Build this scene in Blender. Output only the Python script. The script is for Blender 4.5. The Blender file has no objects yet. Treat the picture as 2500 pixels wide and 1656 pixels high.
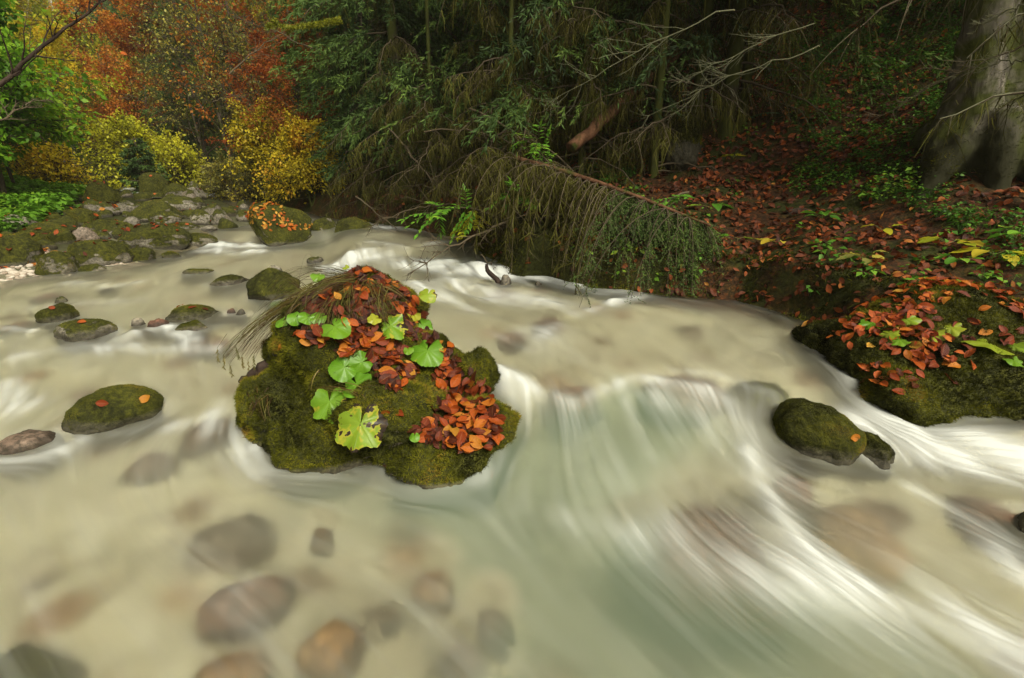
import bpy, bmesh, math
import numpy as np
from mathutils import Vector, Matrix
from mathutils.bvhtree import BVHTree
rng = np.random.default_rng(11)
SC = bpy.context.scene
COL = SC.collection
U = lambda a, b, n=None: rng.uniform(a, b, n)
# ------------------------------------------------------------------ camera
CAM_H, FPX, PCX, PCY, PITCH = 1.4, 1180.0, 1250.0, 828.0, math.radians(18.2)
cam = bpy.data.cameras.new("camera")
camo = bpy.data.objects.new("camera", cam)
COL.objects.link(camo)
camo.location = (0, 0, CAM_H)
camo.rotation_euler = (math.radians(90) - PITCH, 0, 0)
cam.sensor_width = 36.0
cam.lens = 36.0 * FPX / 2500.0
cam.clip_start = 0.05
cam.clip_end = 500
SC.camera = camo
CP = np.array([0, 0, CAM_H])


def ray(px, py):                      # direction of a sight line, for measuring the place off the photograph
    u = (px - PCX) / FPX
    v = -(py - PCY) / FPX
    return np.array([u, math.cos(PITCH) + v * math.sin(PITCH), -math.sin(PITCH) + v * math.cos(PITCH)])


def at_z(px, py, z):
    d = ray(px, py)
    return CP + (z - CAM_H) / d[2] * d


def at_y(px, py, y):
    d = ray(px, py)
    return CP + y / d[1] * d


# ------------------------------------------------------------------ noise
def _h(ix, iy, iz, seed):
    h = (ix.astype(np.int64) * 374761393 + iy.astype(np.int64) * 668265263 + iz.astype(np.int64) * 2147483647 + seed * 144269504) & 0xFFFFFFFF
    h = ((h ^ (h >> 13)) * 1274126177) & 0xFFFFFFFF
    h = h ^ (h >> 16)
    return (h & 0xFFFFFF) / float(0xFFFFFF)


def vn(P, seed=0):                    # value noise -1..1
    P = np.asarray(P, float)
    if P.shape[1] == 2:
        P = np.c_[P, np.zeros(len(P))]
    i = np.floor(P).astype(np.int64)
    f = P - i
    f = f * f * f * (f * (f * 6 - 15) + 10)
    r = 0
    for a in (0, 1):
        wx = f[:, 0] if a else 1 - f[:, 0]
        for b in (0, 1):
            wy = f[:, 1] if b else 1 - f[:, 1]
            for c in (0, 1):
                wz = f[:, 2] if c else 1 - f[:, 2]
                r = r + wx * wy * wz * _h(i[:, 0] + a, i[:, 1] + b, i[:, 2] + c, seed)
    return r * 2 - 1


def fbm(P, oct=4, seed=0, gain=0.5):
    P = np.asarray(P, float)
    s, a, t = 0, 1.0, 0
    for k in range(oct):
        s = s + a * vn(P * 2 ** k + 17.3 * k, seed + k)
        t += a
        a *= gain
    return s / t


def sstep(a, b, x):
    t = np.clip((x - a) / (b - a), 0, 1)
    return t * t * (3 - 2 * t)


def norm(v):
    return v / np.maximum(np.linalg.norm(v, axis=-1, keepdims=True), 1e-9)


# ------------------------------------------------------------------ mesh building
def mesh(name, V, F, mat=None, attrs=None, smooth=True):
    V = np.ascontiguousarray(V, np.float32)
    Fs = F if isinstance(F, list) else [F]
    Fs = [np.asarray(f) for f in Fs if len(f)]
    me = bpy.data.meshes.new(name)
    me.vertices.add(len(V))
    me.vertices.foreach_set("co", V.ravel())
    idx = np.concatenate([f.ravel() for f in Fs]).astype(np.int32)
    sz = np.concatenate([np.full(len(f), f.shape[1]) for f in Fs])
    st = np.concatenate([[0], np.cumsum(sz)[:-1]]).astype(np.int32)
    me.loops.add(len(idx))
    me.loops.foreach_set("vertex_index", idx)
    me.polygons.add(len(sz))
    me.polygons.foreach_set("loop_start", st)
    me.polygons.foreach_set("use_smooth", np.full(len(sz), smooth))
    for k, a in (attrs or {}).items():
        a = np.ascontiguousarray(a, np.float32)
        if a.ndim == 1:
            me.attributes.new(k, "FLOAT", "POINT").data.foreach_set("value", a)
        else:
            me.attributes.new(k, "FLOAT_VECTOR", "POINT").data.foreach_set("vector", a.ravel())
    me.update(calc_edges=True)
    if mat:
        me.materials.append(mat)
    return me


def link(name, data, parent=None, loc=None, rot=None, scale=None):
    o = bpy.data.objects.new(name, data)
    COL.objects.link(o)
    if parent is not None:
        o.parent = parent
    if loc is not None:
        o.location = [float(c) for c in loc]
    if rot is not None:
        o.rotation_euler = rot
    if scale is not None:
        o.scale = (scale,) * 3 if np.isscalar(scale) else scale
    return o


def tag(o, label=None, cat=None, group=None, kind=None):
    for k, v in (("label", label), ("category", cat), ("group", group), ("kind", kind)):
        if v:
            o[k] = v
    return o


def clone(o, loc=None, rotz=None, scale=None, parent=None):
    c = o.copy()
    COL.objects.link(c)
    if parent is not None:
        c.parent = parent
    for ch in list(o.children):
        clone(ch, parent=c)
    if loc is not None:
        c.location = [float(k) for k in loc]
    if rotz is not None:
        c.rotation_euler = (0, 0, float(rotz))
    if scale is not None:
        c.scale = (scale,) * 3
    return c


class MB:                             # collects pieces of ONE mesh
    def __init__(s):
        s.V, s.Q, s.T, s.R, s.n = [], [], [], [], 0

    def add(s, V, Q=None, T=None, r=0.5):
        V = np.asarray(V, float)
        s.V.append(V)
        if Q is not None and len(Q):
            s.Q.append(np.asarray(Q) + s.n)
        if T is not None and len(T):
            s.T.append(np.asarray(T) + s.n)
        s.R.append(np.full(len(V), r) if np.isscalar(r) else np.asarray(r))
        s.n += len(V)

    def tube(s, P, R, sides=6, r=0.5, wob=0.0):
        P = np.asarray(P, float)
        n = len(P)
        R = np.full(n, R) if np.isscalar(R) else np.asarray(R, float)
        T = np.gradient(P, axis=0)
        T = norm(T)
        a = np.array([0, 0, 1.0]) if abs(T[0, 2]) < 0.9 else np.array([1.0, 0, 0])
        X = norm(np.cross(T, a))
        Y = np.cross(T, X)
        th = np.arange(sides) * 2 * math.pi / sides
        c, si = np.cos(th), np.sin(th)
        ring = P[:, None] + R[:, None, None] * (c[None, :, None] * X[:, None] + si[None, :, None] * Y[:, None])
        V = ring.reshape(-1, 3)
        if wob:
            V = V + (V - np.repeat(P, sides, 0)) * (wob * fbm(V * 4 / max(R.max(), .05) * .1, 3, 5))[:, None]
        i = np.arange(n - 1)[:, None] * sides
        j = np.arange(sides)[None]
        k = (j + 1) % sides
        Q = np.stack([i + j, i + k, i + sides + k, i + sides + j], -1).reshape(-1, 4)
        s.add(V, Q, r=r)

    def leaves(s, P, D, N, L, W, r, fold=0.15):
        """pointed leaf blades: P base, D direction, N normal, L length, W width"""
        P, D, N = np.asarray(P, float), norm(np.asarray(D, float)), np.asarray(N, float)
        S = norm(np.cross(D, N))
        N = np.cross(S, D)
        n = len(P)
        L = (np.full(n, L) if np.isscalar(L) else L)[:, None]
        W = (np.full(n, W) if np.isscalar(W) else W)[:, None]
        V = np.stack([P, P + D * L * .45 + S * W * .5 + N * W * fold, P + D * L - N * W * fold, P + D * L * .45 - S * W * .5 + N * W * fold], 1)
        s.add(V.reshape(-1, 3), np.arange(4 * n).reshape(-1, 4), r=np.repeat(np.broadcast_to(r, n), 4))

    def blades(s, P, T, w, r):
        """thin ribbon triangles from P to T with base width w"""
        P, T = np.asarray(P, float), np.asarray(T, float)
        n = len(P)
        D = T - P
        S = norm(np.cross(D, rng.normal(size=(n, 3))))
        w = (np.full(n, w) if np.isscalar(w) else w)[:, None]
        V = np.stack([P - S * w / 2, P + S * w / 2, T], 1)
        s.add(V.reshape(-1, 3), None, np.arange(3 * n).reshape(-1, 3), r=np.repeat(np.broadcast_to(r, n), 3))

    def strips(s, PP, w, r):
        """ribbons: PP (n,k,3) polylines, width w tapering"""
        PP = np.asarray(PP, float)
        n, k, _ = PP.shape
        D = norm(PP[:, -1] - PP[:, 0])
        S = norm(np.cross(D, rng.normal(size=(n, 3))))
        w = (np.full(n, w) if np.isscalar(w) else w)[:, None, None]
        tw = np.linspace(1, .25, k)[None, :, None]
        A = PP - S[:, None] * w * tw / 2
        Bv = PP + S[:, None] * w * tw / 2
        V = np.stack([A, Bv], 2).reshape(-1, 3)
        b = (np.arange(n) * k * 2)[:, None] + (np.arange(k - 1) * 2)[None]
        Q = np.stack([b, b + 1, b + 3, b + 2], -1).reshape(-1, 4)
        s.add(V, Q, r=np.repeat(np.broadcast_to(r, n), 2 * k))

    def mesh(s, name, mat, smooth=True):
        F = []
        if s.Q:
            F.append(np.concatenate(s.Q))
        if s.T:
            F.append(np.concatenate(s.T))
        return mesh(name, np.concatenate(s.V), F, mat, {"r": np.concatenate(s.R)}, smooth)

    def build(s, name, mat, parent=None, smooth=True):
        return link(name, s.mesh(name, mat, smooth), parent)


# ------------------------------------------------------------------ materials
class NT:
    def __init__(s, name):
        s.m = bpy.data.materials.new(name)
        s.m.use_nodes = True
        s.t = s.m.node_tree
        s.t.nodes.clear()
        s.out = s.t.nodes.new("ShaderNodeOutputMaterial")

    def n(s, kind, **kw):
        nd = s.t.nodes.new("ShaderNode" + kind)
        for k, v in kw.items():
            if hasattr(nd, k) and k not in nd.inputs:
                setattr(nd, k, v)
            else:
                s.set(nd, k, v)
        return nd

    def set(s, nd, k, v):
        i = nd.inputs[k]
        if isinstance(v, bpy.types.NodeSocket):
            s.t.links.new(v, i)
        elif isinstance(v, bpy.types.Node):
            s.t.links.new(v.outputs[0], i)
        else:
            if i.type == "RGBA" and len(v) == 3:
                v = (*v, 1)
            i.default_value = v

    def ramp(s, fac, stops, interp="LINEAR"):
        r = s.n("ValToRGB")
        r.color_ramp.interpolation = interp
        e = r.color_ramp.elements
        while len(e) < len(stops):
            e.new(0.5)
        for el, (p, c) in zip(e, stops):
            el.position = p
            el.color = (*c, 1) if not np.isscalar(c) else (c, c, c, 1)
        s.set(r, "Fac", fac)
        return r.outputs[0]

    def math(s, op, a, b=0.0, clamp=False):
        m = s.n("Math", operation=op)
        m.use_clamp = clamp
        for i, v in ((0, a), (1, b)):
            if isinstance(v, bpy.types.NodeSocket):
                s.t.links.new(v, m.inputs[i])
            else:
                m.inputs[i].default_value = v
        return m.outputs[0]

    def mix(s, fac, a, b, mode="MIX"):
        m = s.n("Mix", data_type="RGBA", blend_type=mode)
        for i, v in ((0, fac), (6, a), (7, b)):
            if isinstance(v, bpy.types.NodeSocket):
                s.t.links.new(v, m.inputs[i])
            else:
                m.inputs[i].default_value = v if i == 0 else (*v, 1)
        return m.outputs[2]

    def noise(s, vec, scale, detail=4, rough=0.55, dist=0.0):
        nd = s.n("TexNoise")
        if vec is not None:
            s.set(nd, "Vector", vec)
        s.set(nd, "Scale", scale)
        s.set(nd, "Detail", detail)
        s.set(nd, "Roughness", rough)
        s.set(nd, "Distortion", dist)
        return nd.outputs[0]

    def attr(s, name):
        a = s.n("Attribute", attribute_name=name)
        return a

    def bump(s, h, strength, dist):
        b = s.n("Bump")
        s.set(b, "Height", h)
        s.set(b, "Strength", strength)
        s.set(b, "Distance", dist)
        return b.outputs[0]

    def surf(s, sh):
        s.t.links.new(sh if isinstance(sh, bpy.types.NodeSocket) else sh.outputs[0], s.out.inputs[0])
        return s.m


def leaf_mat(name, stops, trans=0.35, rough=0.5, spec=0.3, objvar=0.25):
    t = NT(name)
    r = t.attr("r").outputs["Fac"]
    oi = t.n("ObjectInfo").outputs["Random"]
    f = t.math("ADD", r, t.math("MULTIPLY", t.math("SUBTRACT", oi, 0.5), objvar), True)
    c = t.ramp(f, stops)
    p = t.n("BsdfPrincipled")
    t.set(p, "Base Color", c)
    t.set(p, "Roughness", rough)
    t.set(p, "Specular IOR Level", spec)
    if trans <= 0:
        return t.surf(p)
    tr = t.n("BsdfTranslucent")
    t.set(tr, "Color", c)
    m = t.n("MixShader")
    t.set(m, 0, trans)
    t.t.links.new(p.outputs[0], m.inputs[1])
    t.t.links.new(tr.outputs[0], m.inputs[2])
    return t.surf(m)


def bark_mat(name, a, b, moss=0.0, scale=8.0, mossc=(.045, .052, .007), foot=0.0):
    t = NT(name)
    co = t.n("TexCoord").outputs["Object"]
    mp = t.n("Mapping")
    t.set(mp, "Vector", co)
    mp.inputs["Scale"].default_value = (1, 1, .3)
    n1 = t.noise(mp.outputs[0], scale, 6, .65)
    n2 = t.noise(co, scale * .35, 4)
    c = t.mix(t.ramp(n1, [(.35, 0.), (.65, 1.)]), a, b)
    if moss:
        c = t.mix(t.ramp(n2, [(.62 - moss * .35, 0.), (.72 - moss * .3, 1.)]), c, mossc)
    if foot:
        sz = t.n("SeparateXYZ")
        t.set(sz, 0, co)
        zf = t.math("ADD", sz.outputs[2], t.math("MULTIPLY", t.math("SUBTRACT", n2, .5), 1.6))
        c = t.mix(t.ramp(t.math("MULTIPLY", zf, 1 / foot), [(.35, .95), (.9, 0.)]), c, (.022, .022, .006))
    p = t.n("BsdfPrincipled")
    t.set(p, "Base Color", c)
    t.set(p, "Roughness", .85)
    t.set(p, "Specular IOR Level", .2)
    t.set(p, "Normal", t.bump(n1, .7, .03))
    return t.surf(p)
# ------------------------------------------------------------------ the lie of the land
RBANK = np.array([(5.5, -4), (4.3, -1), (3.6, 1.6), (3.15, 2.75), (2.45, 3.3), (2.05, 4.3), (1.0, 4.62), (-.05, 5.5), (-.98, 7.8), (-2.8, 9.7), (-5.0, 12.2), (-8.4, 16.2), (-10.9, 19.3), (-15, 25), (-22, 36), (-30, 60)])
LBANK = np.array([(1.8, -4), (.3, -1.3), (-1.5, -.5), (-3.2, .5), (-4.6, 1.8), (-5.8, 3.8), (-6.3, 5.6), (-5.45, 6.8), (-5.1, 8.2), (-5.45, 9.1), (-5.0, 10.3), (-6.6, 12.6), (-9.9, 16.9), (-12.8, 20.2), (-17, 26), (-24, 37), (-33, 60)])


def sdist(x, y, L):                   # signed distance, positive on the left of the polyline's direction
    best = np.full(x.shape, 1e9)
    sg = np.ones(x.shape)
    for (ax, ay), (bx, by) in zip(L[:-1], L[1:]):
        dx, dy = bx - ax, by - ay
        t = np.clip(((x - ax) * dx + (y - ay) * dy) / (dx * dx + dy * dy), 0, 1)
        ex, ey = x - ax - t * dx, y - ay - t * dy
        d = ex * ex + ey * ey
        s = np.sign(dx * ey - dy * ex)
        m = d < best
        best = np.where(m, d, best)
        sg = np.where(m, s, sg)
    return np.sqrt(best) * sg


def water_z(x, y):
    yy = y + .10 * np.sin(x * 2.1 + .7) + .06 * np.sin(x * 5.3)
    zl = np.interp(y, [-4, 0, 1.5, 2.2, 2.8, 4, 6, 8.3, 8.62, 8.95, 11, 13, 16, 17.5, 19.2, 22, 30, 60], [-.12, -.05, -.01, .03, .08, .15, .24, .33, .36, .52, .58, .68, .80, .85, 1.12, 1.22, 1.5, 2.6])
    zr = np.interp(yy, [-4, 0, 1.3, 1.65, 1.95, 2.25, 2.5, 2.7, 3.2, 5, 5.6, 6.3, 6.65, 8, 9, 11, 13, 16, 17.5, 19.2, 22, 30, 60], [-.16, -.09, -.05, -.02, .05, .18, .28, .315, .335, .37, .39, .44, .53, .56, .60, .64, .70, .80, .85, 1.12, 1.22, 1.5, 2.6])
    e = np.interp(y, [0, 1.5, 2.2, 3.2, 5, 8, 10], [-.3, -.35, -.6, -.95, -1.5, -2.9, -3.6])
    w = sstep(e - .35, e + .35, x)
    return zl * (1 - w) + zr * w


HUMPS = []                            # (x, y, rx, ry, h): water heaped over stones


def water_full(x, y):
    z = water_z(x, y)
    for hx, hy, rx, ry, h in HUMPS:
        z = z + h * np.exp(-((x - hx) / rx) ** 2 - ((y - hy) / ry) ** 2)
    return z


def ground_z(x, y):
    P = np.c_[x.ravel(), y.ravel()]
    dR = -sdist(x, y, RBANK)
    dL = sdist(x, y, LBANK)
    n1 = fbm(P * .45, 4, 3).reshape(x.shape)
    n2 = fbm(P * 2.2, 4, 9).reshape(x.shape)
    n3 = fbm(P * 9, 3, 12).reshape(x.shape)
    w = water_z(x, y)
    d = np.maximum(dR, dL)
    bed = w - .06 - .17 * sstep(-.05, -.9, d) + .05 * n2 + .02 * n3 + .09 * fbm(P * 1.3, 2, 91).reshape(x.shape) - .42 * np.exp(-((x - .75) / .75) ** 2 - ((y - 1.35) / .8) ** 2) - .26 * np.exp(-((x - .12) / .35) ** 2 - ((y - 1.65) / .5) ** 2) - .14 * np.exp(-((x + 1.35) / .4) ** 2 - ((y - 2.0) / .3) ** 2) - .22 * np.exp(-((x + .25) / .5) ** 2 - ((y - 1.75) / .3) ** 2) - .34 * np.exp(-((x - .55) / .55) ** 2 - ((y - 2.25) / .45) ** 2) - .16 * np.exp(-((x + .75) / .5) ** 2 - ((y - 1.9) / .22) ** 2)  # hollows before the boulder also put its shadow into the depth-tinted water
    bed = np.minimum(bed, w - .05)
    ws = .12 + .03 * np.maximum(y, 0)
    s = np.maximum(dR, 0)
    rb = w + .02 + .27 * sstep(-.02, .14, dR - ws * .3) + .34 * np.minimum(s, 2.2) + .70 * np.maximum(s - 2.2, 0) + (.07 * n2 + .03 * n3) * sstep(0, .4, s) + .35 * n1 * sstep(1, 5, s)
    rb = np.minimum(rb, w + 26 + n1 * 3)
    s = np.maximum(dL, 0)
    lb = w - .05 + .08 * sstep(-.1, .3, dL) + .10 * np.minimum(s, 4) + .30 * np.clip(s - 4, 0, 5) + .62 * np.maximum(s - 9, 0) + (.06 * n2 + .02 * n3) * sstep(0, .5, s) + .4 * n1 * sstep(2, 7, s)
    lb = np.minimum(lb, w + 26 + n1 * 3)
    a = sstep(-ws * .7, ws * .5, dR)
    b = sstep(-ws, ws * .3, dL)
    rb = rb + .34 * np.exp(-((x - 4.45) / .9) ** 2 - ((y - 5.1) / .65) ** 2)
    z = bed * (1 - a) * (1 - b) + rb * a + lb * b * (1 - a)
    far = .34 * np.maximum(y - 30 + .25 * (x + 20), 0)
    return z + np.minimum(far, 24) * sstep(28, 40, y)


def gz(x, y):
    return float(ground_z(np.array([float(x)]), np.array([float(y)]))[0])


def wz(x, y):
    return float(water_full(np.array([float(x)]), np.array([float(y)]))[0])


def on_water(px, py, lift=0.0):       # where a sight line meets the water
    d = ray(px, py)
    t = np.linspace(.5, 30, 4000)
    P = CP[None] + t[:, None] * d[None]
    h = P[:, 2] - water_full(P[:, 0], P[:, 1]) - lift
    k = np.argmax(h < 0)
    return P[k]


def on_ground(px, py):
    d = ray(px, py)
    t = np.concatenate([np.linspace(.5, 12, 3000), np.linspace(12, 90, 3000)])
    P = CP[None] + t[:, None] * d[None]
    h = P[:, 2] - np.maximum(ground_z(P[:, 0], P[:, 1]), -9)
    k = np.argmax(h < 0)
    return P[k]


# ground sheet
u = np.linspace(-4.9, 4.75, 560)
gx = 1.4 * np.sinh(u)
v = np.linspace(-2.3, 4.75, 520)
gy = 2.6 + 2.0 * np.sinh(v)
GX, GY = np.meshgrid(gx, gy)
GZ = ground_z(GX, GY)


def grid_quads(nr, nc):
    i = np.arange(nr - 1)[:, None] * nc
    j = np.arange(nc - 1)[None]
    a = i + j
    return np.stack([a, a + 1, a + nc + 1, a + nc], -1).reshape(-1, 4)


t = NT("earth")
co = t.n("TexCoord").outputs["Object"]
bedf = t.attr("bed").outputs["Fac"]
litf = t.attr("lit").outputs["Fac"]
na = t.noise(co, 2.0, 5)
nb = t.noise(co, 26, 5, .7)
vo = t.n("TexVoronoi")
t.set(vo, "Vector", co)
t.set(vo, "Scale", 22.0)
vo2 = t.n("TexVoronoi")
t.set(vo2, "Vector", co)
t.set(vo2, "Scale", 7.0)
vo3 = t.n("TexVoronoi")
t.set(vo3, "Vector", co)
t.set(vo3, "Scale", 2.6)
t.set(vo3, "Randomness", 1.0)
peb = t.mix(.5, t.ramp(vo.outputs["Color"], [(0, (.32, .26, .16)), (.5, (.54, .50, .34)), (1, (.64, .61, .47))]), t.ramp(vo2.outputs["Color"], [(.0, (.22, .15, .09)), (.3, (.53, .48, .33)), (1, (.65, .62, .47))]))
v3 = t.n("SeparateColor")
t.set(v3, 0, vo3.outputs["Color"])
edge = t.ramp(vo3.outputs["Distance"], [(.22, 1.), (.40, 0.)])
peb = t.mix(t.math("MULTIPLY", t.ramp(v3.outputs[0], [(.42, 0.), (.50, .9)]), edge), peb, t.mix(v3.outputs[1], (.10, .065, .04), (.30, .17, .075)))
soil = t.ramp(nb, [(.3, (.012, .008, .004)), (.5, (.04, .02, .008)), (.62, (.10, .034, .010)), (.75, (.16, .06, .018))])
moss = t.ramp(nb, [(.3, (.010, .011, .003)), (.7, (.045, .05, .008))])
land = t.mix(t.ramp(na, [(.45, 0.), (.58, 1.)]), soil, moss)
land = t.mix(litf, moss, land)
c = t.mix(bedf, land, peb)
p = t.n("BsdfPrincipled")
t.set(p, "Base Color", c)
t.set(p, "Roughness", .9)
t.set(p, "Specular IOR Level", .15)
t.set(p, "Normal", t.bump(nb, .6, .04))
M_earth = t.surf(p)
xx, yy = GX.ravel(), GY.ravel()
dR = -sdist(xx, yy, RBANK)
dL = sdist(xx, yy, LBANK)
ws = .12 + .04 * np.maximum(yy, 0)
bed = np.maximum(sstep(-.1, -.1 - ws, np.maximum(dR, dL)), (.12 + .35 * sstep(-.1, .4, fbm(np.c_[xx, yy] * .9, 3, 71))) * sstep(2.2, .2, dL) * sstep(-.1, -.1 - ws, dR) * sstep(16, 9, yy)) * sstep(24, 18, yy)
lit = sstep(-1, 1.5, fbm(np.c_[xx, yy] * .35, 3, 44) * 3 + .5)
lit = np.maximum(lit, 0) * (1 - sstep(0, .4, dL) * sstep(5.5, 4, dL))
tag(link("ground", mesh("ground", np.c_[xx, yy, GZ.ravel()], grid_quads(len(gy), len(gx)), M_earth, {"bed": bed, "lit": lit})), kind="structure")
# ------------------------------------------------------------------ stones
def rock_material():
    t = NT("mossy_stone")
    oi = t.n("ObjectInfo")
    sep = t.n("SeparateColor")
    t.set(sep, 0, oi.outputs["Color"])
    mossa, tone, red = sep.outputs[0], sep.outputs[1], sep.outputs[2]
    co = t.n("TexCoord").outputs["Object"]
    off = t.n("VectorMath", operation="ADD")
    t.t.links.new(co, off.inputs[0])
    t.t.links.new(oi.outputs["Random"], off.inputs[1])
    v = off.outputs[0]
    n1 = t.noise(v, 5, 8, .68)
    n2 = t.noise(v, 34, 6, .75)
    n3 = t.noise(v, 2.2, 5, .6)
    n4 = t.noise(v, 90, 3, .7)
    grey = t.ramp(n1, [(.3, (.07, .062, .045)), (.52, (.19, .165, .12)), (.7, (.34, .31, .24))])
    pale = t.ramp(n1, [(.3, (.22, .19, .13)), (.55, (.45, .41, .30)), (.7, (.60, .56, .44))])
    brown = t.ramp(n1, [(.3, (.085, .030, .017)), (.52, (.20, .078, .046)), (.7, (.31, .14, .08))])
    st = t.mix(tone, grey, pale)
    st = t.mix(red, st, brown)
    och = t.ramp(n1, [(.3, (.20, .085, .022)), (.52, (.42, .21, .06)), (.7, (.55, .33, .12))])
    st = t.mix(t.math("SUBTRACT", 1.0, oi.outputs["Alpha"], True), st, och)
    st = t.mix(t.ramp(n2, [(.42, .75), (.55, 0.)]), st, (.03, .027, .016))
    geo = t.n("NewGeometry")
    sx = t.n("SeparateXYZ")
    t.set(sx, 0, geo.outputs["Normal"])
    up = sx.outputs[2]
    m = t.math("ADD", t.math("MULTIPLY", up, .42), t.math("MULTIPLY", n3, 1.3))
    m = t.math("ADD", m, t.math("MULTIPLY", t.math("SUBTRACT", n2, .5), .5))
    m = t.math("ADD", m, t.math("SUBTRACT", t.math("MULTIPLY", mossa, 1.5), 1.55))
    mf = t.ramp(t.math("ADD", t.math("MULTIPLY", m, 4.0), .5), [(.4, 0.), (.6, 1.)])
    mc = t.ramp(t.math("ADD", t.math("MULTIPLY", n2, .7), t.math("MULTIPLY", n1, .3)), [(.34, (.007, .008, .002)), (.48, (.034, .036, .004)), (.6, (.085, .086, .007)), (.75, (.17, .16, .015))])
    zz = t.n("SeparateXYZ")
    t.set(zz, 0, co)
    wl = t.math("ADD", zz.outputs[2], t.math("MULTIPLY", t.math("SUBTRACT", n3, .5), .14))
    wetf = t.ramp(t.math("ADD", t.math("MULTIPLY", wl, 6.0), .3), [(.40, 1.), (.62, 0.)])
    st = t.mix(t.math("MULTIPLY", wetf, .75), st, (.022, .019, .012))
    mf = t.math("MULTIPLY", mf, t.math("SUBTRACT", 1.0, t.math("MULTIPLY", wetf, .8)))
    c = t.mix(mf, st, mc)
    p = t.n("BsdfPrincipled")
    t.set(p, "Base Color", c)
    t.set(p, "Roughness", t.ramp(mf, [(0, .55), (1, .95)]))
    t.set(p, "Specular IOR Level", .3)
    h = t.math("ADD", t.math("MULTIPLY", n1, .6), t.math("ADD", t.math("MULTIPLY", n2, .35), t.math("MULTIPLY", n4, t.math("MULTIPLY", mf, .35))))
    t.set(p, "Normal", t.bump(h, .9, .035))
    return t.surf(p)


M_rock = rock_material()
M_moss = leaf_mat("moss_fronds", [(0, (.009, .009, .002)), (.3, (.034, .036, .004)), (.6, (.092, .096, .007)), (.85, (.21, .20, .015)), (1, (.28, .18, .028))], trans=.25, rough=.8, spec=.1, objvar=.1)


def ico(sub):
    bm = bmesh.new()
    bmesh.ops.create_icosphere(bm, subdivisions=sub, radius=1.0)
    V = np.array([v.co[:] for v in bm.verts])
    F = np.array([[v.index for v in f.verts] for f in bm.faces])
    bm.free()
    return V, F


ICO = {k: ico(k) for k in (2, 3, 4, 5, 6)}


def rock_shape(seed, sub=5, rough=.10, cuts=9, fl=1.0, box=1.0):
    r = np.random.default_rng(seed)
    V, F = ICO[sub]
    V = V.copy()
    if box < 1:
        V = np.sign(V) * np.abs(V) ** box
        V = V / np.maximum(np.abs(V).max(0), 1e-6)
    V = V * (1 + .20 * fbm(V * 1.1 + seed * 3.7, 3, seed))[:, None]
    for k in range(cuts):
        n = norm(r.normal(size=3) * np.array([1, 1, .75 * fl]))
        c = r.uniform(.62, .92)
        d = V @ n - c
        V = V - np.maximum(d, 0)[:, None] * n * .82
    nn = norm(V)
    V = V + nn * (rough * fbm(V * 2.6 + seed, 5, seed + 5) + rough * .35 * fbm(V * 9 + seed, 3, seed + 9))[:, None]
    V = V / np.abs(V).max(0)
    return V, F


def tri_sample(V, F, n, wfun=None):
    A, B_, C_ = V[F[:, 0]], V[F[:, 1]], V[F[:, 2]]
    cr = np.cross(B_ - A, C_ - A)
    ar = np.linalg.norm(cr, axis=1)
    N = cr / np.maximum(ar, 1e-12)[:, None]
    w = ar.copy()
    if wfun is not None:
        w = w * wfun((A + B_ + C_) / 3, N)
    if w.sum() <= 0:
        return np.zeros((0, 3)), np.zeros((0, 3))
    k = rng.choice(len(F), n, p=w / w.sum())
    a, b = rng.random(n), rng.random(n)
    f = a + b > 1
    a[f], b[f] = 1 - a[f], 1 - b[f]
    return A[k] + a[:, None] * (B_ - A)[k] + b[:, None] * (C_ - A)[k], N[k]


def moss_fuzz(V, F, n, ln, parent, seed=0, thr=.0, zcut=.028, name="moss", world=None, lit=.0):
    wp = V if world is None else V + world

    def wf(c, N):
        g = fbm(c * 3.0 + seed, 3, 77) * .5 + N[:, 2] * .55 + .30 - thr
        return np.clip(g * 2.5, 0, 1) * (c[:, 2] > zcut + .025 * fbm(c * 4, 2, 3))
    P, N = tri_sample(V, F, n, wf)
    if not len(P):
        return None
    mb = MB()
    d = norm(N + rng.normal(size=N.shape) * .55 + np.array([0, 0, -.15]))
    L = ln * U(.5, 1.4, len(P)) * (1 + .6 * fbm(P * 12, 2, 31))
    g = fbm(P * 5.5 + seed, 3, 55) * .85 + .40 + U(-.15, .15, len(P)) + N[:, 2] * .10 + lit
    mb.blades(P - N * ln * .15, P + d * L[:, None], ln * .30, np.clip(g, 0, 1))
    return mb.build(name, M_moss, parent)


ROCKS = []                            # (x, y, rx, ry, top) for the flow of the water
SURF = []                             # world-space triangles leaves can come to rest on
nrock = [0]


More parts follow.
